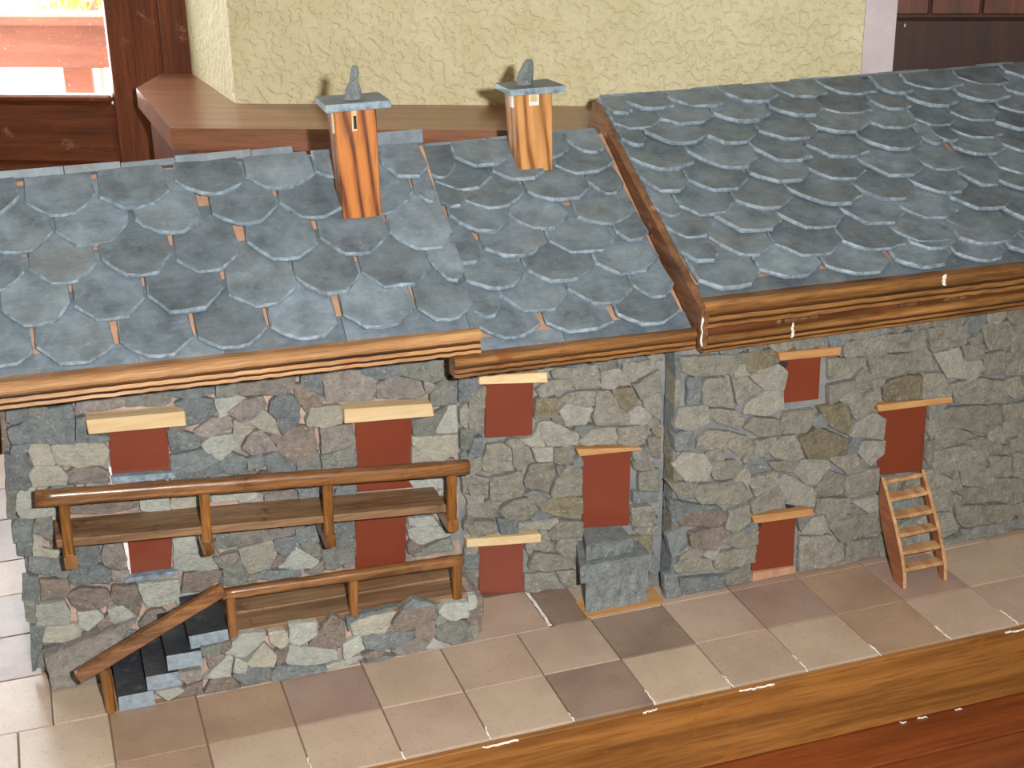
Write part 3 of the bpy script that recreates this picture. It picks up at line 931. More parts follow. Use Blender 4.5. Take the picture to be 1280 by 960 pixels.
SLATES_RIGHT = """
744 384 784 358 758 354
780 380 845 359 808 357
843 383 930 361 878 352
923 389 1008 363 955 352
1005 393 1083 359 1034 355
1080 394 1160 354 1110 354
1166 365 1216 347 1184 343
1218 373 1307 353 1254 347
1308 376 1385 351 1338 348
1370 336 1435 314 1395 314
747 337 818 338 776 320
815 334 893 333 848 319
896 339 979 327 929 313
984 344 1062 325 1013 314
1051 342 1133 314 1084 312
1142 340 1197 315 1161 311
1202 337 1275 315 1229 309
1286 336 1363 315 1315 310
1336 300 1413 279 1366 276
746 303 781 297 758 286
783 313 867 294 815 280
865 298 945 294 895 272
946 294 1033 285 980 269
1024 301 1115 287 1057 271
1112 301 1186 276 1141 272
1191 291 1252 279 1213 270
1255 299 1330 280 1282 273
1309 267 1386 246 1338 241
744 267 828 243 777 233
829 272 922 243 862 226
921 263 998 230 950 226
1004 261 1086 231 1036 226
1086 263 1176 240 1118 226
1179 251 1208 238 1187 232
1200 248 1234 239 1211 233
1231 266 1305 238 1259 236
1294 222 1364 200 1322 199
744 223 805 206 766 193
806 214 890 204 838 185
896 213 981 202 928 186
980 218 1065 196 1011 183
1064 219 1152 192 1093 176
1148 214 1212 182 1170 181
1216 224 1293 209 1244 200
1263 175 1334 152 1291 152
743 167 775 155 754 149
776 168 854 164 806 144
854 164 936 160 885 140
935 180 1031 146 970 135
1029 179 1119 154 1057 134
1117 170 1196 147 1143 135
1198 175 1257 163 1211 140
1243 152 1312 126 1267 122
745 131 807 127 768 108
814 143 901 119 845 104
901 138 992 117 933 99
991 132 1077 108 1020 93
1076 128 1158 104 1104 93
1159 128 1248 115 1189 96
1221 99 1277 70 1237 64
744 87 792 72 761 62
793 109 871 78 820 66
874 82 968 75 909 52
967 72 1047 51 1000 48
1041 90 1134 68 1072 50
1131 88 1214 64 1159 53
1212 59 1288 48 1238 34
747 34 834 37 781 14
834 41 920 38 868 19
923 34 1014 27 958 10
1021 31 1103 26 1051 8
1109 27 1184 21 1136 6
1189 25 1271 20 1219 5
1058 54 1126 51 1083 37
1129 52 1219 48 1163 32
1215 36 1290 30 1246 22
"""
def tile_mat(name, c, dk):
    m, nt, b = new_mat(name)
    v = coords(nt)
    n1 = noise(nt, v, 9, 5, 0.6)
    n2 = noise(nt, v, 260, 3, 0.7)
    col = ramp(nt, n1, [(0.3, srgb(*dk)), (0.62, srgb(*c))])
    sp = ramp(nt, n2, [(0.32, (0.45,) * 3 + (1,)), (0.42, (0, 0, 0, 1))])
    col = mix(nt, sp, col, srgb(*[k * 0.72 for k in dk]))
    nt.links.new(vary(nt, col, 0.05), b.inputs['Base Color'])
    b.inputs['Roughness'].default_value = 0.42
    bump(nt, b, n2, 0.12, 0.001)
    return m
TILE = {'l': tile_mat('tile_light', (183, 164, 145), (168, 147, 128)), 'm': tile_mat('tile_pinkish', (178, 157, 141), (162, 140, 124)),
        'b': tile_mat('tile_brown', (164, 139, 117), (144, 119, 100)), 'd': tile_mat('tile_dark', (144, 124, 110), (112, 93, 82)),
        'r': tile_mat('tile_rosy_brown', (155, 131, 119), (136, 113, 102))}

def stucco_mat():
    m, nt, b = new_mat('cream_stucco')
    v = coords(nt, rand=False)
    nz = noise(nt, v, 14, 4, 0.6)
    col = ramp(nt, nz, [(0.3, srgb(203, 193, 154)), (0.7, srgb(216, 207, 172))])
    nt.links.new(col, b.inputs['Base Color'])
    b.inputs['Roughness'].default_value = 0.85
    n2 = noise(nt, v, 80, 3, 0.5)
    plate = ramp(nt, n2, [(0.40, (0,) * 3 + (1,)), (0.52, (0.8,) * 3 + (1,)), (0.75, (1,) * 3 + (1,))])
    n3 = noise(nt, v, 95, 4, 0.6)
    h = mix(nt, 0.35, plate, n3)
    bump(nt, b, h, 0.55, 0.008)
    return m
STUCCO = stucco_mat()
WIN_Z = wood_mat('window_wood_upright', (122, 66, 38), (74, 36, 20), 'z', 0.5, 0.45, 0.2, (140, 100, 80))
WIN_X = wood_mat('window_wood_level', (122, 66, 38), (74, 36, 20), 'x', 0.5, 0.45, 0.2, (140, 100, 80))
SILL = wood_mat('ledge_wood', (150, 104, 78), (108, 68, 48), 'x', 0.4, 0.32, 0.2)
DOORW = wood_mat('dark_door_wood', (66, 28, 14), (38, 15, 8), 'z', 0.4, 0.6, 0.0)
DOORU = wood_mat('brown_door_panel', (104, 52, 24), (70, 32, 15), 'z', 0.4, 0.55, 0.0)
TRIMP = plain_mat('pale_lilac_plaster', (196, 186, 190), 0.8, 14, 0.12)
PLASTER = plain_mat('room_plaster', (206, 198, 170), 0.9, 6, 0.06)
FLOORM = wood_mat('floor_boards', (140, 96, 60), (104, 66, 40), 'x', 0.3, 0.5)
OUTRAIL = wood_mat('outdoor_rail_wood', (150, 86, 66), (112, 58, 44), 'x', 0.4, 0.6)
GROUND = plain_mat('pale_ground', (205, 205, 200), 0.9, 1, 0.1)

def glass_mat():
    m, nt, b = new_mat('dusty_window_glass')
    nt.nodes.remove(b)
    out = nt.nodes['Material Output']
    tr = N(nt, 'ShaderNodeBsdfTransparent')
    gl = N(nt, 'ShaderNodeBsdfGlossy', Roughness=0.02)
    df = N(nt, 'ShaderNodeBsdfDiffuse'); df.inputs[0].default_value = (0.85, 0.85, 0.85, 1)
    v = coords(nt, rand=False)
    n1 = noise(nt, v, 180, 2, 0.5)
    dots = ramp(nt, n1, [(0.70, (0.02,) * 3 + (1,)), (0.74, (0.55,) * 3 + (1,))])
    m1 = nt.nodes.new('ShaderNodeMixShader'); m2 = nt.nodes.new('ShaderNodeMixShader')
    m1.inputs[0].default_value = 0.04
    nt.links.new(tr.outputs[0], m1.inputs[1]); nt.links.new(gl.outputs[0], m1.inputs[2])
    nt.links.new(dots, m2.inputs[0]); nt.links.new(m1.outputs[0], m2.inputs[1]); nt.links.new(df.outputs[0], m2.inputs[2])
    nt.links.new(m2.outputs[0], out.inputs[0])
    return m
GLASS = glass_mat()

# ================================================================ the room
def prism_room(name, pts, z0, z1, mat, parent=None):
    n = len(pts)
    V = [(p[0], p[1], z0) for p in pts] + [(p[0], p[1], z1) for p in pts]
    F = [tuple(reversed(range(n))), tuple(range(n, 2 * n))] + [(i, (i + 1) % n, n + (i + 1) % n, n + i) for i in range(n)]
    return ob(name, V, F, mat, parent, True)

FLOOR_Z, CEIL_Z = -0.85, 1.75
S = lambda o: tag(o, kind='structure')
S(box('floor', -2.7, 2.7, -2.7, 1.6, FLOOR_Z - 0.05, FLOOR_Z, FLOORM, room=True))
S(box('ceiling', -2.7, 2.7, -2.7, 1.6, CEIL_Z, CEIL_Z + 0.05, PLASTER, room=True))
S(box('wall_left', -2.75, -2.65, -2.7, 1.6, FLOOR_Z, CEIL_Z, PLASTER, room=True))
S(box('wall_right', 2.65, 2.75, -2.7, 1.6, FLOOR_Z, CEIL_Z, PLASTER, room=True))
S(box('wall_front', -2.65, 2.65, -2.75, -2.65, FLOOR_Z, CEIL_Z, PLASTER, room=True))
# the stuccoed pier between the window and the door, its left reveal splayed
S(prism_room('wall_back', [(-0.177, 1.119), (0.815, 1.119), (0.815, 1.45), (-0.346, 1.45), (-0.346, 1.402)], FLOOR_Z, CEIL_Z, STUCCO))
S(prism_room('wall_window_side', [(-2.65, 1.119), (-2.12, 1.119), (-1.95, 1.402), (-1.95, 1.5), (-2.65, 1.5)], FLOOR_Z, CEIL_Z, STUCCO))
S(prism_room('wall_over_window', [(-2.12, 1.119), (-0.177, 1.119), (-0.346, 1.45), (-1.95, 1.45)], 1.56, CEIL_Z, STUCCO))
S(prism_room('wall_door_side', [(1.95, 1.119), (2.65, 1.119), (2.65, 1.5), (1.95, 1.5)], FLOOR_Z, CEIL_Z, STUCCO))
S(prism_room('wall_over_door', [(0.815, 1.119), (1.95, 1.119), (1.95, 1.45), (0.815, 1.45)], 1.4, CEIL_Z, STUCCO))
S(prism_room('trim_1', [(0.815, 1.112), (0.862, 1.116), (0.866, 1.252), (0.815, 1.252)], FLOOR_Z, 1.4, TRIMP))

# dark panelled door to the right of the pier
d1 = S(box('door_1', 0.866, 1.95, 1.285, 1.33, FLOOR_Z, 1.4, DOORW, room=True))
for (a, b_) in ((0.868, 0.932), (0.936, 1.012), (1.016, 1.10), (1.104, 1.38), (1.384, 1.66), (1.664, 1.94)):
    box('upper_board', a, b_, 1.272, 1.285, 0.648, 1.398, DOORU, d1, True, 0.002)
box('rail', 0.866, 1.95, 1.268, 1.285, 0.55, 0.642, DOORW, d1, True, 0.004)
box('rail', 0.866, 1.95, 1.268, 1.285, FLOOR_Z, -0.65, DOORW, d1, True, 0.004)
for (a, b_) in ((0.88, 1.40), (1.43, 1.93)):
    box('lower_panel', a, b_, 1.272, 1.285, -0.62, 0.545, DOORW, d1, True, 0.006)
box('paint_speck', 0.895, 0.8965, 1.267, 1.2685, 0.629, 0.634, WHITE, d1, True)

# glazed wooden door-window left of the pier
w1 = S(box('window_1', -0.400, -0.340, 1.40, 1.47, FLOOR_Z, 1.56, WIN_Z, room=True, bev=0.006))
box('jamb', -1.95, -1.90, 1.40, 1.47, FLOOR_Z, 1.56, WIN_Z, w1, True, 0.006)
box('head', -1.90, -0.40, 1.40, 1.47, 1.50, 1.56, WIN_X, w1, True, 0.006)
for (a, b_) in ((-1.155, -0.405), (-1.90, -1.16)):
    st = 0.105
    box('stile', b_ - st, b_, 1.415, 1.46, FLOOR_Z + 0.02, 1.50, WIN_Z, w1, True, 0.007)
    box('stile', a, a + st, 1.415, 1.46, FLOOR_Z + 0.02, 1.50, WIN_Z, w1, True, 0.007)
    box('top_rail', a + st, b_ - st, 1.418, 1.458, 1.40, 1.50, WIN_X, w1, True, 0.007)
    box('lock_rail', a + st, b_ - st, 1.418, 1.458, 0.352, 0.470, WIN_X, w1, True, 0.007)
    box('glazing_bead', a + st, b_ - st, 1.412, 1.44, 0.470, 0.484, WIN_X, w1, True, 0.004)
    box('lower_panel', a + st, b_ - st, 1.43, 1.45, -0.70, 0.352, WIN_X, w1, True, 0.004)
    box('bottom_rail', a + st, b_ - st, 1.418, 1.458, FLOOR_Z + 0.02, -0.70, WIN_X, w1, True, 0.007)
    box('pane', a + st - 0.008, b_ - st + 0.008, 1.436, 1.440, 0.476, 1.408, GLASS, w1, True)

# wooden ledge round the foot of the pier
lg = room_thing('window_ledge', (0.1, 1.0, FLOOR_Z), 'wide brown wooden ledge round the foot of the cream stucco wall', 'ledge')
prism_room('ledge_board', [(-0.218, 0.922), (0.50, 0.930), (0.50, 1.119), (-0.177, 1.119), (-0.346, 1.402), (-0.402, 1.402), (-0.396, 1.254)], 0.494, 0.527, SILL, lg)
prism_room('ledge_panel', [(-0.195, 0.945), (0.48, 0.950), (0.48, 1.118), (-0.178, 1.118), (-0.345, 1.39), (-0.375, 1.25)], FLOOR_Z, 0.494, WIN_Z, lg)

# outdoors: pale ground, balcony rail, a yellow autumn tree
S(box('ground', -14, 14, 1.7, 22, -2.4, -2.3, GROUND, room=True))
br = room_thing('balcony_railing', (-1.3, 2.62, -0.9), 'reddish brown wooden balcony railing outside the window', 'railing')
box('balcony_slab', -3.4, 1.2, 1.60, 2.75, -1.0, -0.9, GROUND, br, True)
box('wide_board', -3.4, 1.2, 2.60, 2.63, 0.335, 0.450, OUTRAIL, br, True, 0.004)
box('hand_rail', -3.4, 1.2, 2.57, 2.66, 0.450, 0.480, OUTRAIL, br, True, 0.006)
box('lower_board', -3.4, 1.2, 2.60, 2.63, 0.05, 0.185, OUTRAIL, br, True, 0.004)
for k in range(12):
    x = -3.3 + 0.36 * k + (-0.006 if k == 6 else 0)
    box('post', x, x + 0.085, 2.63, 2.68, -0.9, 0.45, OUTRAIL, br, True, 0.004)

rt = random.Random(5)
tr_ = room_thing('autumn_tree', (-3.85, 9.0, -2.3), 'yellow and orange autumn tree outside the window', 'tree')
LEAF = plain_mat('yellow_leaf', (232, 176, 66), 0.7, 3, 0.35)
BARK = wood_mat('bark', (120, 96, 76), (70, 52, 40), 'z', 0.5, 0.9)
V, F = [], []
for i in range(9):
    z = -2.3 + i * 0.3
    for k in range(8):
        a = k * math.pi / 4
        r = 0.09 - 0.007 * i
        V.append((-3.85 + math.cos(a) * r + 0.02 * i, 9.0 + math.sin(a) * r, z))
for i in range(8):
    for k in range(8):
        F.append((i * 8 + k, i * 8 + (k + 1) % 8, (i + 1) * 8 + (k + 1) % 8, (i + 1) * 8 + k))
ob('trunk', V, F, BARK, tr_, True, smooth=True)
V, F = [], []
for i in range(2600):
    while True:
        p = Vector((rt.uniform(-1, 1), rt.uniform(-1, 1), rt.uniform(-1, 1)))
        if 0.35 < p.length < 1: break
    c = Vector((-3.85 + p.x * 0.55, 9.0 + p.y * 0.5, 0.45 + p.z * 0.85))
    a = Vector((rt.uniform(-1, 1), rt.uniform(-1, 1), rt.uniform(-1, 1))).normalized() * 0.05
    b_ = a.cross(Vector((rt.uniform(-1, 1), rt.uniform(-1, 1), rt.uniform(-1, 1)))).normalized() * 0.035
    k = len(V)
    V += [tuple(c - a), tuple(c + b_), tuple(c + a), tuple(c - b_)]
    F.append((k, k + 1, k + 2, k + 3))
tag(ob('crown', V, F, LEAF, tr_, True), kind='stuff')

# ================================================================ table and base
tb = thing('table', (0.6, 0.15, FLOOR_Z), 'reddish varnished wooden table under the model base', 'table')
for (a, b_) in ((-0.36, -0.228), (-0.225, -0.078), (-0.075, 0.14), (0.143, 0.36), (0.363, 0.56)):
    box('plank', -0.45, 1.62, a, b_, -0.128, -0.1, TABLE, tb, bev=0.0015)
for x in (-0.36, 1.44):
    for y in (-0.28, 0.40):
        box('leg', x, x + 0.07, y, y + 0.07, FLOOR_Z, -0.17, TABLE, tb, bev=0.004)
box('apron', -0.36, 1.51, -0.27, -0.245, -0.22, -0.128, TABLE, tb)
box('apron', -0.36, 1.51, 0.43, 0.455, -0.22, -0.128, TABLE, tb)

base = thing('model_base', (0.6, 0.3, -0.1), 'tiled display base with oak front beam carrying the model houses', 'model base')
def slabL():
    pts = [(-0.36, 0.012), (1.56, 0.012), (1.56, 0.56), (-0.03, 0.56), (-0.03, 1.02), (-0.36, 1.02)]
    n = len(pts)
    V = [(p[0], p[1], -0.0985) for p in pts] + [(p[0], p[1], -0.0022) for p in pts]
    F = [tuple(reversed(range(n))), tuple(range(n, 2 * n))] + [(i, (i + 1) % n, n + (i + 1) % n, n + i) for i in range(n)]
    return ob('grout_bed', V, F, GROUT, base)
slabL()
rb = random.Random(11)
sweep('front_beam', (-0.36, -0.0045, -0.0505), (1.56, -0.0045, -0.0505), rrect(0.009, 0.0975, 0.12), OAK, base, 40, 0.006, rb)
# tiles: (x0, x1, y0, y1, tone)
TL = []
row0 = {-4: 'm', -3: 'm', -2: 'l', -1: 'm', 0: 'b', 1: 'l', 2: 'l', 3: 'm', 4: 'l', 5: 'd', 6: 'l', 7: 'm', 8: 'l', 9: 'b', 10: 'm', 11: 'm', 12: 'b', 13: 'm', 14: 'l', 15: 'm'}
row1 = {-4: 'm', -3: 'l', -2: 'm', -1: 'l', 0: 'b', 1: 'b', 2: 'r', 3: 'l', 4: 'm', 5: 'm', 6: 'd', 7: 'm', 8: 'r', 9: 'b', 10: 'r', 11: 'l', 12: 'm', 13: 'b', 14: 'm', 15: 'l'}
for i, t in row0.items(): TL.append((max(i * 0.1, -0.36), min(i * 0.1 + 0.1, 1.56), 0.0, 0.1, t))
for i, t in row1.items(): TL.append((max(i * 0.1, -0.36), min(i * 0.1 + 0.1, 1.56), 0.1, 0.2, t))
for a, b_, t in ((-0.061, 0.0, 'l'), (0.0, 0.1, 'b'), (0.1, 0.2, 'm'), (0.2, 0.3, 'l'), (0.3, 0.4, 'm'), (0.4, 0.545, 'm'), (0.55, 0.6, 'd'), (0.6, 0.7, 'l'), (0.7, 0.8, 'm'), (0.8, 0.9, 'r'), (0.9, 1.0, 'b'),
                (1.0, 1.1, 'r'), (1.1, 1.2, 'm'), (1.2, 1.3, 'b'), (1.3, 1.4, 'm'), (1.4, 1.5, 'l'), (1.5, 1.56, 'm')):
    TL.append((a, b_, 0.2, 0.3, t))
ys = [0.2, 0.315, 0.420, 0.530, 0.632, 0.768, 0.88, 1.02]
for k in range(len(ys) - 1):
    for a, b_ in ((-0.161, -0.061), (-0.261, -0.161), (-0.36, -0.261)):
        TL.append((a, b_, ys[k], ys[k + 1], rb.choice('rbbmd')))
for (a, b_, c, d, t) in TL:
    g = 0.0009
    dz = rb.uniform(-0.0004, 0.0004)
    v, f = hexa(boxv(a + g, b_ - g, c + g, d - g, -0.008, 0.0 + dz))
    v, f = bevel_mesh(v, f, 0.0010, 2)
    ob('tile', v, f, TILE[t], base)
# white filler squeezed out between the front tiles
def filler(x0, y0, x1, y1, w):
    a, b_ = Vector((x0, y0, -0.0005)), Vector((x1, y1, -0.0005))
    sweep('white_filler', a, b_, rrect(w, 0.0016, 0.3), WHITE, base, 10, 0.22, rb)
for k in range(2, 15):
    filler(k * 0.1, -0.0005, k * 0.1 + rb.uniform(-.001, .001), rb.uniform(0.012, 0.045), 0.0018)
filler(0.547, 0.204, 0.547, 0.296, 0.0042)
for k in range(4, 15):
    if rb.random() < 0.75:
        x = k * 0.1 + rb.uniform(-0.04, 0.01)
        sweep('white_filler', (x, -0.0092, -0.0025), (x + rb.uniform(0.012, 0.05), -0.0092, -0.0025 + rb.uniform(-.001, .001)), rrect(0.001, 0.0024, 0.3), WHITE, base, 10, 0.25, rb)
for x in (0.93, 0.955, 1.01):
    sweep('white_filler', (x, -0.0115, -0.0992), (x + rb.uniform(0.008, 0.02), -0.0125, -0.0992), rrect(0.002, 0.0016, 0.3), WHITE, tb, 8, 0.2, rb)

# ================================================================ stones and slates
def rough_poly(pts, rnd, step=0.007, jit=0.0008, shrink=0.0):
    cx = sum(p[0] for p in pts) / len(pts); cy = sum(p[1] for p in pts) / len(pts)
    out = []
    n = len(pts)
    for i in range(n):
        p, q, r = pts[i - 1], pts[i], pts[(i + 1) % n]
        # soften the corner
        l1 = math.dist(p, q); l2 = math.dist(q, r)
        k = min(0.0013, l1 * 0.25, l2 * 0.25)
        a = (q[0] + (p[0] - q[0]) / l1 * k, q[1] + (p[1] - q[1]) / l1 * k)
        b = (q[0] + (r[0] - q[0]) / l2 * k, q[1] + (r[1] - q[1]) / l2 * k)
        out.append(a); out.append(b)
        m = int(l2 / step)
        for j in range(1, m):
            t = j / m
            out.append((q[0] + (r[0] - q[0]) * t + rnd.uniform(-jit, jit), q[1] + (r[1] - q[1]) * t + rnd.uniform(-jit, jit)))
    return out, (cx, cy)

def stone(pts, rnd, mat, parent, place, depth=0.0095, name='stone', extra=0.0):
    """place(u, v, h): a point h proud of the wall's bed"""
    cx = sum(p[0] for p in pts) / len(pts); cy = sum(p[1] for p in pts) / len(pts)
    grow = 0.0021
    pts = [(u + (u - cx) / (math.dist((u, v), (cx, cy)) + 1e-6) * grow, max(0.0012, v + (v - cy) / (math.dist((u, v), (cx, cy)) + 1e-6) * grow)) for u, v in pts]
    ring, (cx, cy) = rough_poly(pts, rnd)
    n = len(ring)
    tu, tv = rnd.uniform(-0.07, 0.07), rnd.uniform(-0.09, 0.05)
    d = depth + rnd.uniform(-0.002, 0.0025) + extra
    V = []
    for (s, hh) in ((1.0, 0.0), (1.0, 0.78), (0.972, 0.96)):
        for (u, v) in ring:
            uu, vv = cx + (u - cx) * s, cy + (v - cy) * s
            h = hh * d + (tu * (uu - cx) + tv * (vv - cy)) * hh + (rnd.uniform(-0.0006, 0.0006) if hh else -0.002)
            V.append(place(uu, vv, h))
    for (u, v) in ring:
        uu, vv = cx + (u - cx) * 0.86, cy + (v - cy) * 0.86
        V.append(place(uu, vv, d + (tu * (uu - cx) + tv * (vv - cy)) + rnd.uniform(-0.0004, 0.0005)))
    F = []
    for r in range(3):
        for i in range(n):
            j = (i + 1) % n
            F.append((r * n + i, r * n + j, (r + 1) * n + j, (r + 1) * n + i))
    F.append(tuple(range(3 * n, 4 * n)))
    return ob(name, V, F, mat, parent)

def parse_stones(txt):
    for l in txt.strip().split('\n'):
        w = l.split()
        a = [float(x) / 1000 for x in w[1:]]
        yield w[0], list(zip(a[0::2], a[1::2]))

def facade(txt, bed, parent, seed, depth=0.0095, skew=lambda x: 0.0, umin=-9.0, umax=9.0):
    rnd = random.Random(seed)
    for c, pts in parse_stones(txt):
        if min(p[1] for p in pts) < 0.001: pts = [(p[0], max(p[1], 0.001)) for p in pts]
        if min(p[0] for p in pts) > umax - 0.008 or max(p[0] for p in pts) < umin + 0.008: continue
        pts = [(min(max(p[0], umin), umax), p[1]) for p in pts]
        pts = [p for i, p in enumerate(pts) if math.dist(p, pts[i - 1]) > 0.0015]
        if len(pts) < 3: continue
        stone(pts, rnd, STONE[c], parent, lambda u, v, h: (u, bed + skew(u) - h, v), depth)

def random_stones(u0, u1, v0, v1, cell, parent, seed, place, kinds, vmax=None):
    """a rubble wall of uneven quads for a side of the house"""
    rnd = random.Random(seed)
    nv = max(1, round((v1 - v0) / cell))
    for j in range(nv):
        nu = max(1, round((u1 - u0) / (cell * rnd.uniform(1.0, 1.7))))
        cuts = [u0] + sorted(u0 + (u1 - u0) * (i + rnd.uniform(-0.25, 0.25)) / nu for i in range(1, nu)) + [u1]
        for i in range(nu):
            a, b = cuts[i] + 0.001, cuts[i + 1] - 0.001
            lo, hi = v0 + (v1 - v0) * j / nv + 0.001, v0 + (v1 - v0) * (j + 1) / nv - 0.001
            if vmax and hi > vmax((a + b) / 2): continue
            q = lambda x, y: (min(u1, max(u0, x + rnd.uniform(-0.004, 0.004))), max(v0 + 0.0018, y + rnd.uniform(-0.003, 0.003)))
            pts = [q(a, lo), q((a + b) / 2, lo), q(b, lo), q(b, hi), q((a + b) / 2, hi), q(a, hi)]
            stone(pts, rnd, STONE[rnd.choice(kinds)], parent, place)

class Roof:
    def __init__(self, y0, z0, y1, z1):
        self.y0, self.z0 = y0, z0
        self.L = math.hypot(y1 - y0, z1 - z0)
        self.c, self.s = (y1 - y0) / self.L, (z1 - z0) / self.L
    def at(self, u, v, h):          # h measured from the traced slate surface
        return (u, self.y0 + v * self.c - h * self.s, self.z0 + v * self.s + h * self.c)

def slate(R, row, rnd, parent, length, expo, deck=-0.0135, name='slate'):
    uL, vL, uR, vR, ub, vb = [x / 1000 for x in row]
    w = uR - uL
    t = rnd.uniform(0.0042, 0.0058)
    k1, k2 = rnd.uniform(0.24, 0.36), rnd.uniform(0.64, 0.76)
    tilt = (vR - vL)
    P = [(uL, vL), (uL + w * 0.12, vL + (vb - vL) * 0.45), (uL + w * k1, vb - tilt * 0.10), (uL + w * 0.5, vb - 0.0012), (uL + w * k2, vb + tilt * 0.10), (uR - w * 0.11, vR + (vb - vR) * 0.42), (uR, vR)]
    vt = min(vb + length, R.L - 0.001)
    top = max(vt, max(vL, vR) + 0.012)
    top = min(top, R.L)
    P += [(uR - 0.0015, (vR + top) / 2), (uR - 0.003, top), ((uL + uR) / 2, top), (uL + 0.003, top), (uL + 0.0015, (vL + top) / 2)]
    P = [(p[0] + rnd.uniform(-.0007, .0007), p[1] + rnd.uniform(-.0007, .0007)) for p in P]
    lift = t * length / expo * 0.92 + rnd.uniform(0, 0.0018)
    roll = rnd.uniform(-0.018, 0.018)
    hb = lambda u, v: deck + lift * max(0.0, 1 - (v - vb) / length) + roll * (u - ub) + abs(roll) * w / 2
    n = len(P)
    cu, cv = (uL + uR) / 2, (vb + top) / 2
    V = [R.at(u, v, hb(u, v)) for u, v in P]
    V += [R.at(u + rnd.uniform(-.0005, .0005), v + rnd.uniform(-.0005, .0005), hb(u, v) + t * 0.42) for u, v in P]
    for u, v in P:
        q = 1 - rnd.uniform(0.0008, 0.0030) / (math.dist((u, v), (cu, cv)) + 1e-6)
        V.append(R.at(cu + (u - cu) * q, cv + (v - cv) * q, hb(u, v) + t))
    V += [R.at(cu + (u - cu) * 0.6, cv + (v - cv) * 0.6, hb(cu + (u - cu) * .6, cv + (v - cv) * .6) + t + rnd.uniform(-.0003, .0005)) for u, v in P]
    F, MI = [tuple(reversed(range(n)))], [0]
    for r in range(3):
        for i in range(n):
            j = (i + 1) % n
            F.append((r * n + i, r * n + j, (r + 1) * n + j, (r + 1) * n + i)); MI.append(1 if r < 2 else 0)
    F.append(tuple(range(3 * n, 4 * n))); MI.append(0)
    return ob(name, V, F, [SLATE, SLATE_EDGE], parent, mi=MI)

def roof_deck(name, R, x0, x1, parent, back_y=None, th=0.007):
    a = [R.at(0, 0.002, -0.014), R.at(0, R.L, -0.014), R.at(0, R.L, -0.014 - th), R.at(0, 0.002, -0.014 - th)]
    prof = [(p[1], p[2]) for p in a]
    V = [(x0, y, z) for y, z in prof] + [(x1, y, z) for y, z in prof]
    F = [(3, 2, 1, 0), (4, 5, 6, 7)] + [(i, (i + 1) % 4, 4 + (i + 1) % 4, 4 + i) for i in range(4)]
    return ob(name, V, F, DECK, parent)

def slate_strip(R, x0, x1, parent, rnd, v0=-0.002, v1=0.045, h=-0.013):
    """flat starter slates along the eave"""
    x = x0
    while x < x1 - 0.01:
        w = min(rnd.uniform(0.09, 0.15), x1 - x)
        P = [(x, v0 + rnd.uniform(-.001, .0015)), (x + w * .5, v0 + rnd.uniform(-.001, .0015)), (x + w - 0.0008, v0 + rnd.uniform(-.001, .0015)), (x + w - 0.0008, v1), (x, v1)]
        t = 0.0036
        V = [R.at(u, v, h) for u, v in P] + [R.at(u, v, h + t) for u, v in P]
        n = 5
        F = [tuple(reversed(range(n))), tuple(range(n, 2 * n))] + [(i, (i + 1) % n, n + (i + 1) % n, n + i) for i in range(n)]
        ob('slate', V, F, [SLATE, SLATE_EDGE], parent, mi=[0, 0] + [1] * n)
        x += w

def ridge_slates(R, x0, x1, parent, rnd, hgt=0.006):
    """slates of the rear slope standing a little above the ridge"""
    x = x0
    while x < x1 - 0.012:
        w = min(rnd.uniform(0.06, 0.10), x1 - x)
        y, z = R.y0 + R.L * R.c, R.z0 + R.L * R.s
        e = rnd.uniform(0.0, 0.0025)
        V = [(x, y + .001, z - .006), (x + w - .001, y + .001, z - .006), (x + w - .001, y + .0035, z + hgt + e), (x, y + .0035, z + hgt + e + rnd.uniform(-.001, .001)),
             (x, y + .035, z - .034), (x + w - .001, y + .035, z - .034), (x + w - .001, y + .037, z - .029), (x, y + .037, z - .029)]
        F = [(0, 1, 2, 3), (7, 6, 5, 4), (3, 2, 6, 7), (0, 4, 5, 1), (0, 3, 7, 4), (1, 5, 6, 2)]
        ob('slate', V, F, [SLATE, SLATE_EDGE], parent, mi=[0, 0, 0, 0, 1, 1])
        x += w

def house_core(name, R, x0, x1, yf, yb, mat, parent, drop=0.022, yf1=None):
    zf = R.z0 + (yf - R.y0) * R.s / R.c - drop / R.c
    yr, zr = R.y0 + R.L * R.c, R.z0 + R.L * R.s - drop / R.c
    pts = [(yf, 0.0008), (yf, zf), (yr, zr)]
    if yb > yr + 0.03: pts += [(yb, zr - (yb - yr) * R.s / R.c), (yb, 0.0008)]
    else: pts += [(yb, zr), (yb, 0.0008)]
    n = len(pts)
    pts1 = list(pts)
    if yf1 is not None: pts1[0] = (yf1, 0.0008); pts1[1] = (yf1, R.z0 + (yf1 - R.y0) * R.s / R.c - drop / R.c)
    V = [(x0, y, z) for y, z in pts] + [(x1, y, z) for y, z in pts1]
    F = [tuple(reversed(range(n))), tuple(range(n, 2 * n))] + [(i, (i + 1) % n, n + (i + 1) % n, n + i) for i in range(n)]
    return ob(name, V, F, mat, parent)

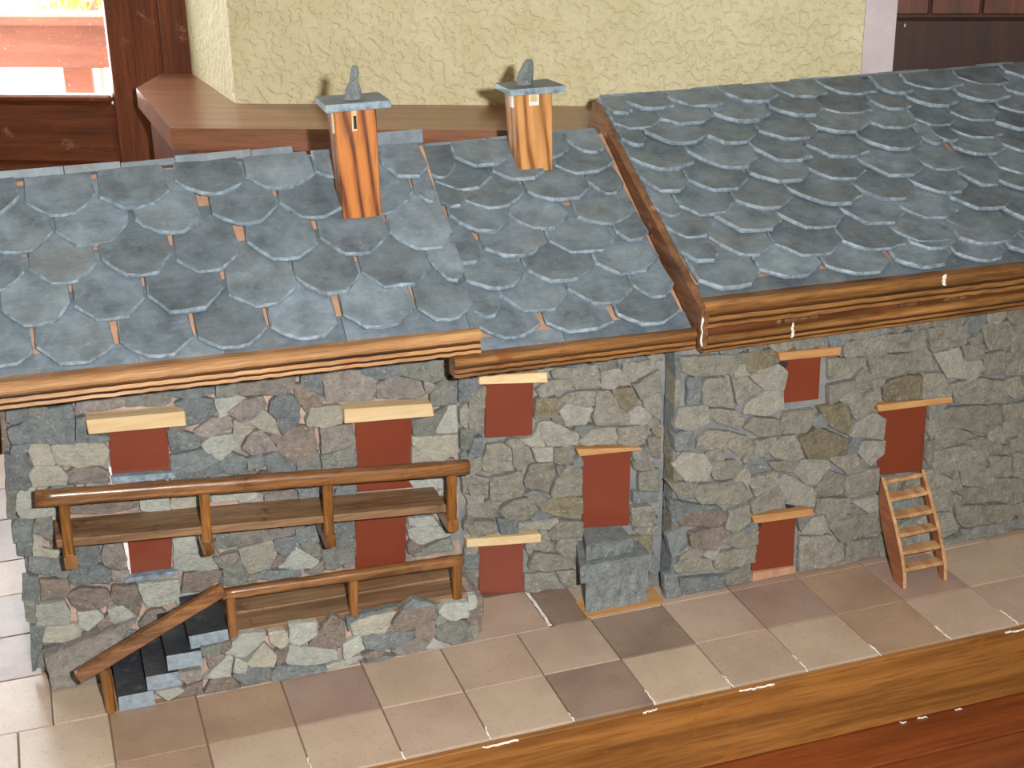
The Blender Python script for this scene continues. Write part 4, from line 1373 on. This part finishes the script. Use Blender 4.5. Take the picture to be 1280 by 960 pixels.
EAVE = [(0.024, 0.0), (0.006, 0.0), (0.002, -0.0012), (-0.0005, -0.004), (-0.001, -0.008), (0.0005, -0.0115), (0.003, -0.0132), (0.0065, -0.0142), (0.0065, -0.0155), (0.0025, -0.0165), (0.0018, -0.0205), (0.0025, -0.0215), (0.006, -0.0222), (0.006, -0.0232), (0.0025, -0.024), (0.0018, -0.0275), (0.004, -0.029), (0.024, -0.029)]
def eave(name, x0, x1, y, zt0, zt1, hgt, mat, parent, seed, label=None):
    rnd = random.Random(seed)
    k = hgt / 0.029
    return sweep(name, (x0, y, zt0), (x1, y, zt1), [(p, q * k) for p, q in EAVE], [mat, BEAM_GROOVE], parent, 60, 0.022, rnd, label=label, dark=(6, 7, 8, 11, 12, 13))

def lintel(quad, y0, y1, mat, parent, seed, skew=None):
    rnd = random.Random(seed)
    q = [(p[0] + rnd.uniform(-.001, .001), p[1] + rnd.uniform(-.0005, .0005)) for p in quad]
    return quadbox('lintel', q, y0, y1, mat, parent, 0.0010, skew=skew)

RL = Roof(.193, .415, .41, .592)
RM = Roof(.187, .380, .484, .570)
RR = Roof(.190, .415, .54, .602)
parse_slates = lambda txt: [[float(x) for x in l.split()] for l in txt.strip().split('\n')]

# ================================================================ the house at the left
hl = thing('stone_house', (0.2, 0.42, 0), 'model stone house with wooden balcony, porch and black slate stair, at the left', 'model house', 'model stone houses')
BED_L = 0.312
wl = house_core('wall', RL, -0.062, 0.462, BED_L, 0.56, MORTAR_LEFT, hl)
facade(STONES_LEFT, BED_L, wl, 21, umax=0.4600)
random_stones(0.315, 0.55, 0.0, 0.46, 0.042, wl, 33, lambda u, v, h: (-0.062 - h * 0.9, u, v), 'ggmk', vmax=lambda y: (0.49 if y < 0.43 else 0.44))
rl = roof_deck('roof', RL, -0.125, 0.462, hl)
rs = random.Random(3)
for row in parse_slates(SLATES_LEFT):
    row[2] = min(row[2], 463.5)
    slate(RL, row, rs, rl, 0.098, 0.050)
for row in ([-124, 245, -91, 243, -108, 224], [-124, 194, -69, 192, -96, 173], [-124, 147, -101, 146, -112, 126], [-124, 48, -96, 46, -110, 30]): slate(RL, row, rs, rl, 0.098, 0.050)
slate_strip(RL, -0.125, 0.463, rl, rs)
ridge_slates(RL, -0.125, 0.30, rl, rs, 0.001)
ridge_slates(RL, 0.385, 0.462, rl, rs, 0.008)
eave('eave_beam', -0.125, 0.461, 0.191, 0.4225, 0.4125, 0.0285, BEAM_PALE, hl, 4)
quadbox('eave_filler_board', [(-0.125, .409), (.455, .401), (.455, .391), (-0.125, .399)], 0.214, 0.312, BEAM_DARK, hl)

P_L = BED_L - 0.0035
def panel(name, quad, y, parent, bed, skew=None):
    return quadbox(name, quad, y, bed + 0.001, PANEL, parent, 0.0004, skew=skew)
panel('window_panel', [(0.043, 0.307), (0.110, 0.303), (0.108, 0.246), (0.041, 0.252)], P_L, hl, BED_L)
panel('door_panel', [(0.050, 0.172), (0.103, 0.168), (0.096, 0.117), (0.048, 0.118)], P_L, hl, BED_L)
panel('door_panel', [(0.333, 0.276), (0.405, 0.271), (0.402, 0.172), (0.330, 0.178)], P_L, hl, BED_L)
panel('door_panel', [(0.327, 0.160), (0.393, 0.155), (0.388, 0.068), (0.322, 0.068)], P_L, hl, BED_L)
quadbox('white_edge_strip', [(0.044, 0.170), (0.0495, 0.170), (0.0485, 0.118), (0.046, 0.120)], P_L - .002, BED_L, WHITE, hl)
quadbox('white_edge_strip', [(0.0385, 0.262), (0.0415, 0.262), (0.0415, 0.240), (0.039, 0.240)], P_L - .003, BED_L, WHITE, hl)
quadbox('slate_sill', [(0.040, 0.2515), (0.112, 0.2455), (0.112, 0.238), (0.040, 0.243)], BED_L - .012, BED_L, SLATE_EDGE, hl)
quadbox('slate_sill', [(0.040, 0.1175), (0.104, 0.1165), (0.104, 0.111), (0.040, 0.1115)], BED_L - .013, BED_L, SLATE_EDGE, hl)
lintel([(0.021, 0.3295), (0.130, 0.3245), (0.1305, 0.306), (0.021, 0.312)], 0.290, BED_L, PINE, hl, 1)
lintel([(0.316, 0.298), (0.427, 0.290), (0.428, 0.272), (0.316, 0.280)], 0.290, BED_L, PINE, hl, 2)

# balcony
rbk = random.Random(8)
zb = lambda x: 0.2075 - (x + 0.028) * 0.080
bal = quadbox('balcony', [(-0.030, zb(-.030)), (0.428, zb(.428)), (0.428, zb(.428) - .010), (-0.030, zb(-.030) - .010)], 0.2475, BED_L - .008, FLOORB, hl, 0.0012)
sweep('hand_rail', (-0.045, 0.246, 0.2635), (0.457, 0.246, 0.2185), ROUND(0.017, 0.018), BALC, bal, 28, 0.04, rbk, smooth=True)
for x, b_ in ((-0.0175, 0.173), (0.1365, 0.161), (0.280, 0.144), (0.4335, 0.137)):
    zt = 0.2635 - (x + .045) * .0896 - 0.007
    sweep('post', (x - .0005, 0.246, b_ + .012), (x + .002, 0.246, zt), rrect(0.0115, 0.0105, 0.18), BALC_Z, bal, 6, 0.05, rbk, up=(0, 1, 0))
    sweep('bracket', (x, 0.2395, b_ + .008), (x, BED_L - .004, b_ + .012), rrect(0.0135, 0.017, 0.12), BALC_Z, bal, 6, 0.04, rbk)

# porch with rubble front, boards, rail
por = thing('porch', (0.3, 0.25, 0), parent=hl)
BED_P = 0.209
def core(name, x0, x1, y0, y1, z0, z1, mat, parent):
    return box(name, x0, x1, y0, y1, z0, z1, mat, parent)
pc = core('porch_wall', 0.115, 0.452, BED_P, BED_L - 0.0015, 0.0008, 0.058, MORTAR_LEFT, por)
facade(STONES_PORCH, BED_P, por, 55, 0.0095)
random_stones(0.212, 0.300, 0.0, 0.058, 0.034, por, 36, lambda u, v, h: (0.452 + h * 0.8, u, v), 'gmlk')
for a, b_, zz in ((0.2105, 0.249, 0.0), (0.2505, 0.3005, 0.0012)):
    quadbox('floor_board', [(0.147, .072 + zz), (0.440, .066 + zz), (0.440, .058), (0.147, .058)], a, b_, FLOORB, por, 0.001)
sweep('hand_rail', (0.143, 0.2055, 0.1265), (0.434, 0.2055, 0.1155), ROUND(0.0135, 0.0125), BALC, por, 22, 0.06, rbk, smooth=True)
for x, zb_, zt in ((0.151, 0.070, 0.121), (0.296, 0.067, 0.116), (0.4255, 0.064, 0.111)):
    sweep('post', (x, 0.2065, zb_), (x + .001, 0.2055, zt), rrect(0.0105, 0.0105, 0.15), BALC_Z, por, 6, 0.05, rbk, up=(0, 1, 0))

# black slate stair up to the porch
sta = thing('stair', (0.08, 0.25, 0), parent=hl)
for i, (x0, x1, z0, z1) in enumerate(((0.013, 0.053, 0.0018, 0.0205), (0.047, 0.086, 0.0185, 0.0385), (0.072, 0.1125, 0.0405, 0.0600), (0.1005, 0.1455, 0.0620, 0.0790))):
    v = boxv(x0, x1, 0.1985 + 0.002 * i, 0.302, z0, z1)
    v = [tuple(c + rbk.uniform(-.0009, .0009) for c in p) for p in v]
    v, f = hexa(v)
    o = ob('step', v, f, [STEP_END_LIT, SLATE_BLACK_SHADED], sta, mi=[0, 1, 0, 0, 0, 1])
for (x0, x1, z1) in ((0.053, 0.150, 0.0185), (0.075, 0.150, 0.040), (0.103, 0.150, 0.0615)):
    z0 = {0.0185: 0.0008, 0.040: 0.0185, 0.0615: 0.040}[z1]
    box('rubble_fill', x0, x1, BED_P + 0.001, 0.301, z0, z1, MORTAR_LEFT, sta)
hr = sweep('stair_hand_rail', (-0.027, 0.2030, 0.0545), (0.145, 0.2030, 0.1345), rrect(0.0125, 0.0155, 0.16), BALC, sta, 14, 0.03, rbk)
sweep('post', (0.0035, 0.2030, 0.0012), (0.003, 0.2030, 0.060), [(math.cos(a) * .0062, math.sin(a) * .0062) for a in [k * math.pi / 4 for k in range(8)]], BALC_Z, sta, 6, 0.08, rbk, up=(0, 1, 0))
# the big grey stone lying at the stair's foot
rg = random.Random(77)
stone([(-0.058, 0.002), (0.006, 0.002), (0.010, 0.030), (0.048, 0.062), (0.0, 0.052), (-0.062, 0.038)], rg, STONE['p'], sta, lambda u, v, h: (u, 0.301 - h + v * 0.35, v), 0.032, 'foot_stone')

# chimneys
def chimney(x0, x1, y0, y1, R, ztop, mat, parent, cap, fin, lean=0.004):
    zb_ = lambda y: R.z0 + (y - R.y0) * R.s / R.c - 0.004
    v = [(x0, y0, zb_(y0)), (x1, y0, zb_(y0)), (x1, y1, zb_(y1)), (x0, y1, zb_(y1)), (x0 - lean, y0, ztop), (x1, y0, ztop), (x1, y1, ztop), (x0 - lean, y1, ztop)]
    v, f = hexa(v)
    v, f = bevel_mesh(v, f, 0.0012)
    o = ob('chimney', v, f, mat, parent)
    rc = random.Random(int(x0 * 1000))
    cv = boxv(*cap)
    cv = [tuple(c + rc.uniform(-.0012, .0012) for c in p) for p in cv]
    cv, cf = hexa(cv)
    ob('slate_cap', cv, cf, [SLATE, SLATE_EDGE], o, mi=[0, 0, 1, 1, 1, 1])
    V, F = [], []
    for i, (px_, py_, pz_, rx, ry) in enumerate(fin):
        for k in range(7):
            a = k * 2 * math.pi / 7
            V.append((px_ + math.cos(a) * rx * rc.uniform(.85, 1.12), py_ + math.sin(a) * ry * rc.uniform(.85, 1.12), pz_ + (rc.uniform(-.0015, .0015) if 0 < i < len(fin) - 1 else 0)))
    for i in range(len(fin) - 1):
        for k in range(7): F.append((i * 7 + k, i * 7 + (k + 1) % 7, (i + 1) * 7 + (k + 1) % 7, (i + 1) * 7 + k))
    F += [tuple(range(7)), tuple((len(fin) - 1) * 7 + k for k in reversed(range(7)))]
    ob('finial_stone', V, F, STONE['g'], o)
    return o
c1 = chimney(0.3385, 0.384, 0.3275, 0.367, RL, 0.650, CHIM, hl, (0.3235, 0.398, 0.314, 0.378, 0.6503, 0.6585),
             [(0.3605, 0.340, 0.6588, .0115, .008), (0.3605, 0.340, 0.668, .009, .007), (0.3625, 0.340, 0.680, .0055, .005), (0.364, 0.340, 0.689, .005, .0045), (0.3645, 0.340, 0.6965, .003, .003)])
box('vent_slot', 0.3545, 0.3605, 0.3268, 0.330, 0.6245, 0.649, PINE, c1)
box('vent_slot', 0.3565, 0.3600, 0.3264, 0.330, 0.6270, 0.642, HOLE_SHADE, c1)  # solid dark block painted as the slot's shaded inside
box('vent_slot', 0.3338, 0.337, 0.335, 0.3405, 0.622, 0.6485, PINE, c1)

# ================================================================ the house in the middle
hm = thing('stone_house', (0.59, 0.42, 0), 'low model stone house in the middle, with pale chimney and stone doorstep', 'model house', 'model stone houses')
# its front stands oblique, coming forward to meet the right-hand house
BED_M = 0.312
SKEW = lambda x: -0.25 * (x - 0.485)
wm = house_core('wall', RM, 0.4635, 0.722, BED_M + SKEW(0.4635), 0.58, MORTAR_GREY, hm, yf1=BED_M + SKEW(0.722))
facade(STONES_MIDDLE, BED_M, wm, 41, skew=SKEW, umin=0.4660, umax=0.7135)
rm_ = roof_deck('roof', RM, 0.4655, 0.7322, hm)
for row in parse_slates(SLATES_MIDDLE):
    row = list(row)
    row[0] = max(row[0], 467.0); row[2] = min(row[2], 730.5)
    slate(RM, row, rs, rm_, 0.088, 0.044)
slate_strip(RM, 0.4660, 0.7318, rm_, rs, v0=0.005, v1=0.037)
ridge_slates(RM, 0.47, 0.72, rm_, rs, -0.003)
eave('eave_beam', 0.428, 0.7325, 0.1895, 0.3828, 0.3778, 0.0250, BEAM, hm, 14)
quadbox('eave_filler_board', [(0.464, .372), (.715, .365), (.715, .358), (0.464, .365)], 0.214, 0.246, BEAM_DARK, hm)
P_M = BED_M - 0.0035
panel('window_panel', [(0.4995, 0.302), (0.5585, 0.301), (0.556, 0.227), (0.498, 0.226)], P_M, hm, BED_M, SKEW)
panel('door_panel', [(0.6185, 0.1985), (0.679, 0.199), (0.678, 0.091), (0.6185, 0.091)], P_M, hm, BED_M, SKEW)
panel('door_panel', [(0.485, 0.078), (0.543, 0.079), (0.542, 0.001), (0.485, 0.001)], P_M, hm, BED_M, SKEW)
lintel([(0.490, 0.315), (0.572, 0.315), (0.572, 0.302), (0.490, 0.303)], 0.297, BED_M, PINE, hm, 3, SKEW)
lintel([(0.608, 0.209), (0.6885, 0.2065), (0.690, 0.2025), (0.610, 0.1975)], 0.298, BED_M, PINE_ORANGE, hm, 4, SKEW)
lintel([(0.468, 0.0885), (0.5615, 0.0905), (0.562, 0.0785), (0.469, 0.077)], 0.297, BED_M, PINE, hm, 5, SKEW)
dst = thing('doorstep', (0.645, 0.24, 0), parent=hm)
rd = random.Random(6)
for (x0, x1, y0, z0, z1) in ((0.598, 0.685, 0.2115, 0.003, 0.0495), (0.589, 0.6875, 0.2075, 0.050, 0.0720), (0.603, 0.6675, 0.2225, 0.0725, 0.0915)):
    V, F = [], []
    m = 14
    for i in range(m + 1):
        x = x0 + (x1 - x0) * i / m
        y1 = BED_M + SKEW(x) - 0.006
        zm = (z0 + z1) / 2
        pr = [(y0, z0), (y0 - .001, zm), (y0 + .001, z1 - .002), (y0 + .004, z1), (y1, z1), (y1, z0)]
        for y, z in pr:
            xs = x + (y - y0) * 0.30 * (1 - i / m)
            V.append((xs, y + (rd.uniform(-.0013, .0013) if y < y1 else 0), z + (rd.uniform(-.0007, .0004) if z > z0 else 0)))
    for i in range(m):
        for k in range(6): F.append((i * 6 + k, i * 6 + (k + 1) % 6, (i + 1) * 6 + (k + 1) % 6, (i + 1) * 6 + k))
    F += [tuple(range(6)), tuple(m * 6 + k for k in reversed(range(6)))]
    ob('stone_slab', V, F, STEP_STONE, dst)
box('wooden_plate', 0.596, 0.7055, 0.2015, 0.244, 0.0012, 0.003, PINE_ORANGE, dst)
c2 = chimney(0.5915, 0.6375, 0.4285, 0.470, RM, 0.633, CHIM2, hm, (0.577, 0.6505, 0.414, 0.480, 0.6335, 0.6400),
             [(0.606, 0.446, 0.6402, .0115, .006), (0.607, 0.446, 0.649, .011, .006), (0.610, 0.446, 0.659, .0095, .0055), (0.612, 0.446, 0.666, .0075, .005), (0.6125, 0.446, 0.6715, .004, .003)])
box('vent_slot', 0.606, 0.619, 0.4278, 0.431, 0.6165, 0.6315, WHITE, c2)
box('vent_slot', 0.6075, 0.6165, 0.4274, 0.431, 0.6215, 0.6295, PINE, c2)
box('vent_slot', 0.5865, 0.590, 0.437, 0.445, 0.614, 0.632, WHITE, c2)

# ================================================================ the house at the right
hrt = thing('stone_house', (1.1, 0.39, 0), 'long model stone house with broad slate roof, at the right', 'model house', 'model stone houses')
BED_R = 0.220
wr = house_core('wall', RR, 0.7370, 1.50, BED_R, 0.555, MORTAR_GREY, hrt)
box('corner_pier', 0.7235, 0.7370, BED_R, 0.252, 0.0012, 0.352, MORTAR_GREY, wr)
facade(STONES_RIGHT, BED_R, wr, 61)
random_stones(1.285, 1.495, 0.0, 0.345, 0.046, wr, 71, lambda u, v, h: (u, BED_R - h, v), 'bbbcm')
random_stones(0.2145, 0.2465, 0.0, 0.35, 0.040, wr, 72, lambda u, v, h: (0.7235 - h * 0.5, u, v), 'gbgom')
rr_ = roof_deck('roof', RR, 0.744, 1.52, hrt)
for row in parse_slates(SLATES_RIGHT): slate(RR, row, rs, rr_, 0.084, 0.041)
for j, u in enumerate((1292, 1292, 1280, 1338, 1345, 1370, 1392, 1418, 1390)):
    vb = 12 + j * 42.5
    while u < 1475:
        w = min(76 + rs.uniform(-5, 5), 1516 - u)
        slate(RR, [u, vb + 24, u + w, vb + 22, u + w / 2, vb], rs, rr_, 0.084, 0.041)
        u += w + 2
slate_strip(RR, 0.745, 1.52, rr_, rs, v1=0.035)
ridge_slates(RR, 0.75, 1.50, rr_, rs, -0.004)
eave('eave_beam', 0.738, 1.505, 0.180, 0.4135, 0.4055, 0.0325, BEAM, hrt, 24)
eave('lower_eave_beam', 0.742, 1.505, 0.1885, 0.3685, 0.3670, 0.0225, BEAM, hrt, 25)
x = 0.744
for w, m_ in ((0.115, BEAM_DARK), (0.05, BARGE), (0.115, BEAM_DARK), (0.03, BARGE), (0.14, BEAM_DARK), (0.30, BEAM_DARK)):
    box('inner_board', x, x + w - 0.002, 0.202, 0.215, 0.362, 0.392, m_, hrt, bev=0.001)
    x += w
quadbox('eave_filler_board', [(0.7360, .366), (1.50, .364), (1.50, .352), (0.7360, .352)], 0.2115, 0.222, BEAM_DARK, hrt)
rbb = random.Random(12)
# barge board down the left gable edge
a0, a1 = RR.at(0.7385, -0.008, -0.027), RR.at(0.7385, RR.L - 0.012, -0.026)
sweep('barge_board', a0, a1, rrect(0.010, 0.046, 0.1), BARGE, hrt, 30, 0.04, rbb, up=(0, -RR.s, RR.c))
sweep('corner_post', (0.7400, 0.1900, 0.357), (0.7395, 0.1870, 0.408), rrect(0.011, 0.013, 0.2), BARGE, hrt, 6, 0.06, rbb, up=(0, 1, 0))
sweep('white_glue', (0.7325, 0.1775, 0.362), (0.7325, 0.1765, 0.398), rrect(0.0022, 0.0022, 0.3), WHITE, hrt, 8, 0.3, rbb, up=(0, 1, 0))
sweep('white_glue', (0.861, 0.1866, 0.353), (0.862, 0.1868, 0.372), rrect(0.003, 0.0022, 0.3), WHITE, hrt, 8, 0.3, rbb, up=(0, 1, 0))
sweep('white_glue', (1.070, 0.1785, 0.398), (1.070, 0.1785, 0.412), rrect(0.005, 0.0022, 0.3), WHITE, hrt, 8, 0.3, rbb, up=(0, 1, 0))
P_R = BED_R - 0.0035
panel('window_panel', [(0.868, 0.316), (0.922, 0.312), (0.923, 0.250), (0.871, 0.252)], P_R, hrt, BED_R)
panel('door_panel', [(1.016, 0.224), (1.089, 0.218), (1.092, 0.119), (1.022, 0.125)], P_R, hrt, BED_R)
panel('door_panel', [(0.842, 0.090), (0.900, 0.085), (0.901, 0.011), (0.838, 0.014)], P_R, hrt, BED_R)
quadbox('threshold', [(0.838, 0.013), (0.902, 0.011), (0.902, 0.001), (0.838, 0.001)], P_R - .004, BED_R, DECK, hrt)
lintel([(0.856, 0.3255), (0.946, 0.3215), (0.946, 0.3105), (0.858, 0.3145)], 0.2065, BED_R, PINE_ORANGE, hrt, 6)
lintel([(1.006, 0.2325), (1.121, 0.2275), (1.123, 0.2185), (1.010, 0.2225)], 0.2065, BED_R, PINE_ORANGE, hrt, 7)
lintel([(0.830, 0.1015), (0.921, 0.0965), (0.922, 0.0865), (0.833, 0.0905)], 0.2065, BED_R, PINE_ORANGE, hrt, 8)
for x, z in ((0.9395, 0.302), (0.862, 0.306), (0.8365, 0.083), (0.885, 0.1035)):
    box('gap_shade_block', x, x + 0.012, BED_R - 0.0055, BED_R, z - 0.004, z + 0.003, HOLE_SHADE, hrt, bev=0.001)  # solid dark blocks standing in for the shade in gaps between stones

# ================================================================ little wooden stair against the right house
ld = thing('wooden_stair', (1.05, 0.165, 0), 'small open wooden stair leaning on the right house below its high door', 'stair')
front = [(0.1255, 0.0), (0.1285, 0.020), (0.1400, 0.048), (0.1600, 0.082), (0.1780, 0.107), (0.1965, 0.132)]
back_ = [(0.1480, 0.0), (0.1570, 0.020), (0.1720, 0.042), (0.1850, 0.066), (0.1930, 0.085), (0.1975, 0.105)]
rl_ = random.Random(4)
for x0, m_ in ((1.0135, 0), (1.0760, 1)):
    pts = [(y + rl_.uniform(-.001, .001), z) for y, z in front] + [(y + rl_.uniform(-.001, .001), z) for y, z in reversed(back_ if not m_ else [(y * .45 + f[0] * .55, z * .45 + f[1] * .55) for (y, z), f in zip(back_, front)])]
    n = len(pts)
    V = [(x0, y, max(z, 0.0010)) for y, z in pts] + [(x0 + 0.0048, y, max(z, 0.0010)) for y, z in pts]
    F = [tuple(reversed(range(n))), tuple(range(n, 2 * n))] + [(i, (i + 1) % n, n + (i + 1) % n, n + i) for i in range(n)]
    ob('stringer', V, F, [LADDER_SIDE, LADDER], ld, mi=[0, 0] + [1] * n)
for z in (0.0245, 0.045, 0.0655, 0.086, 0.106, 0.1255):
    y = None
    for (p, q) in zip(front, front[1:]):
        if p[1] <= z <= q[1]: y = p[0] + (q[0] - p[0]) * (z - p[1]) / (q[1] - p[1])
    box('tread', 1.0180, 1.0765, y + 0.0005, min(y + 0.0165, 0.1975), z - 0.0030, z + 0.0022, LADDER, ld, bev=0.0006, jit=0.0006, rnd=rl_)
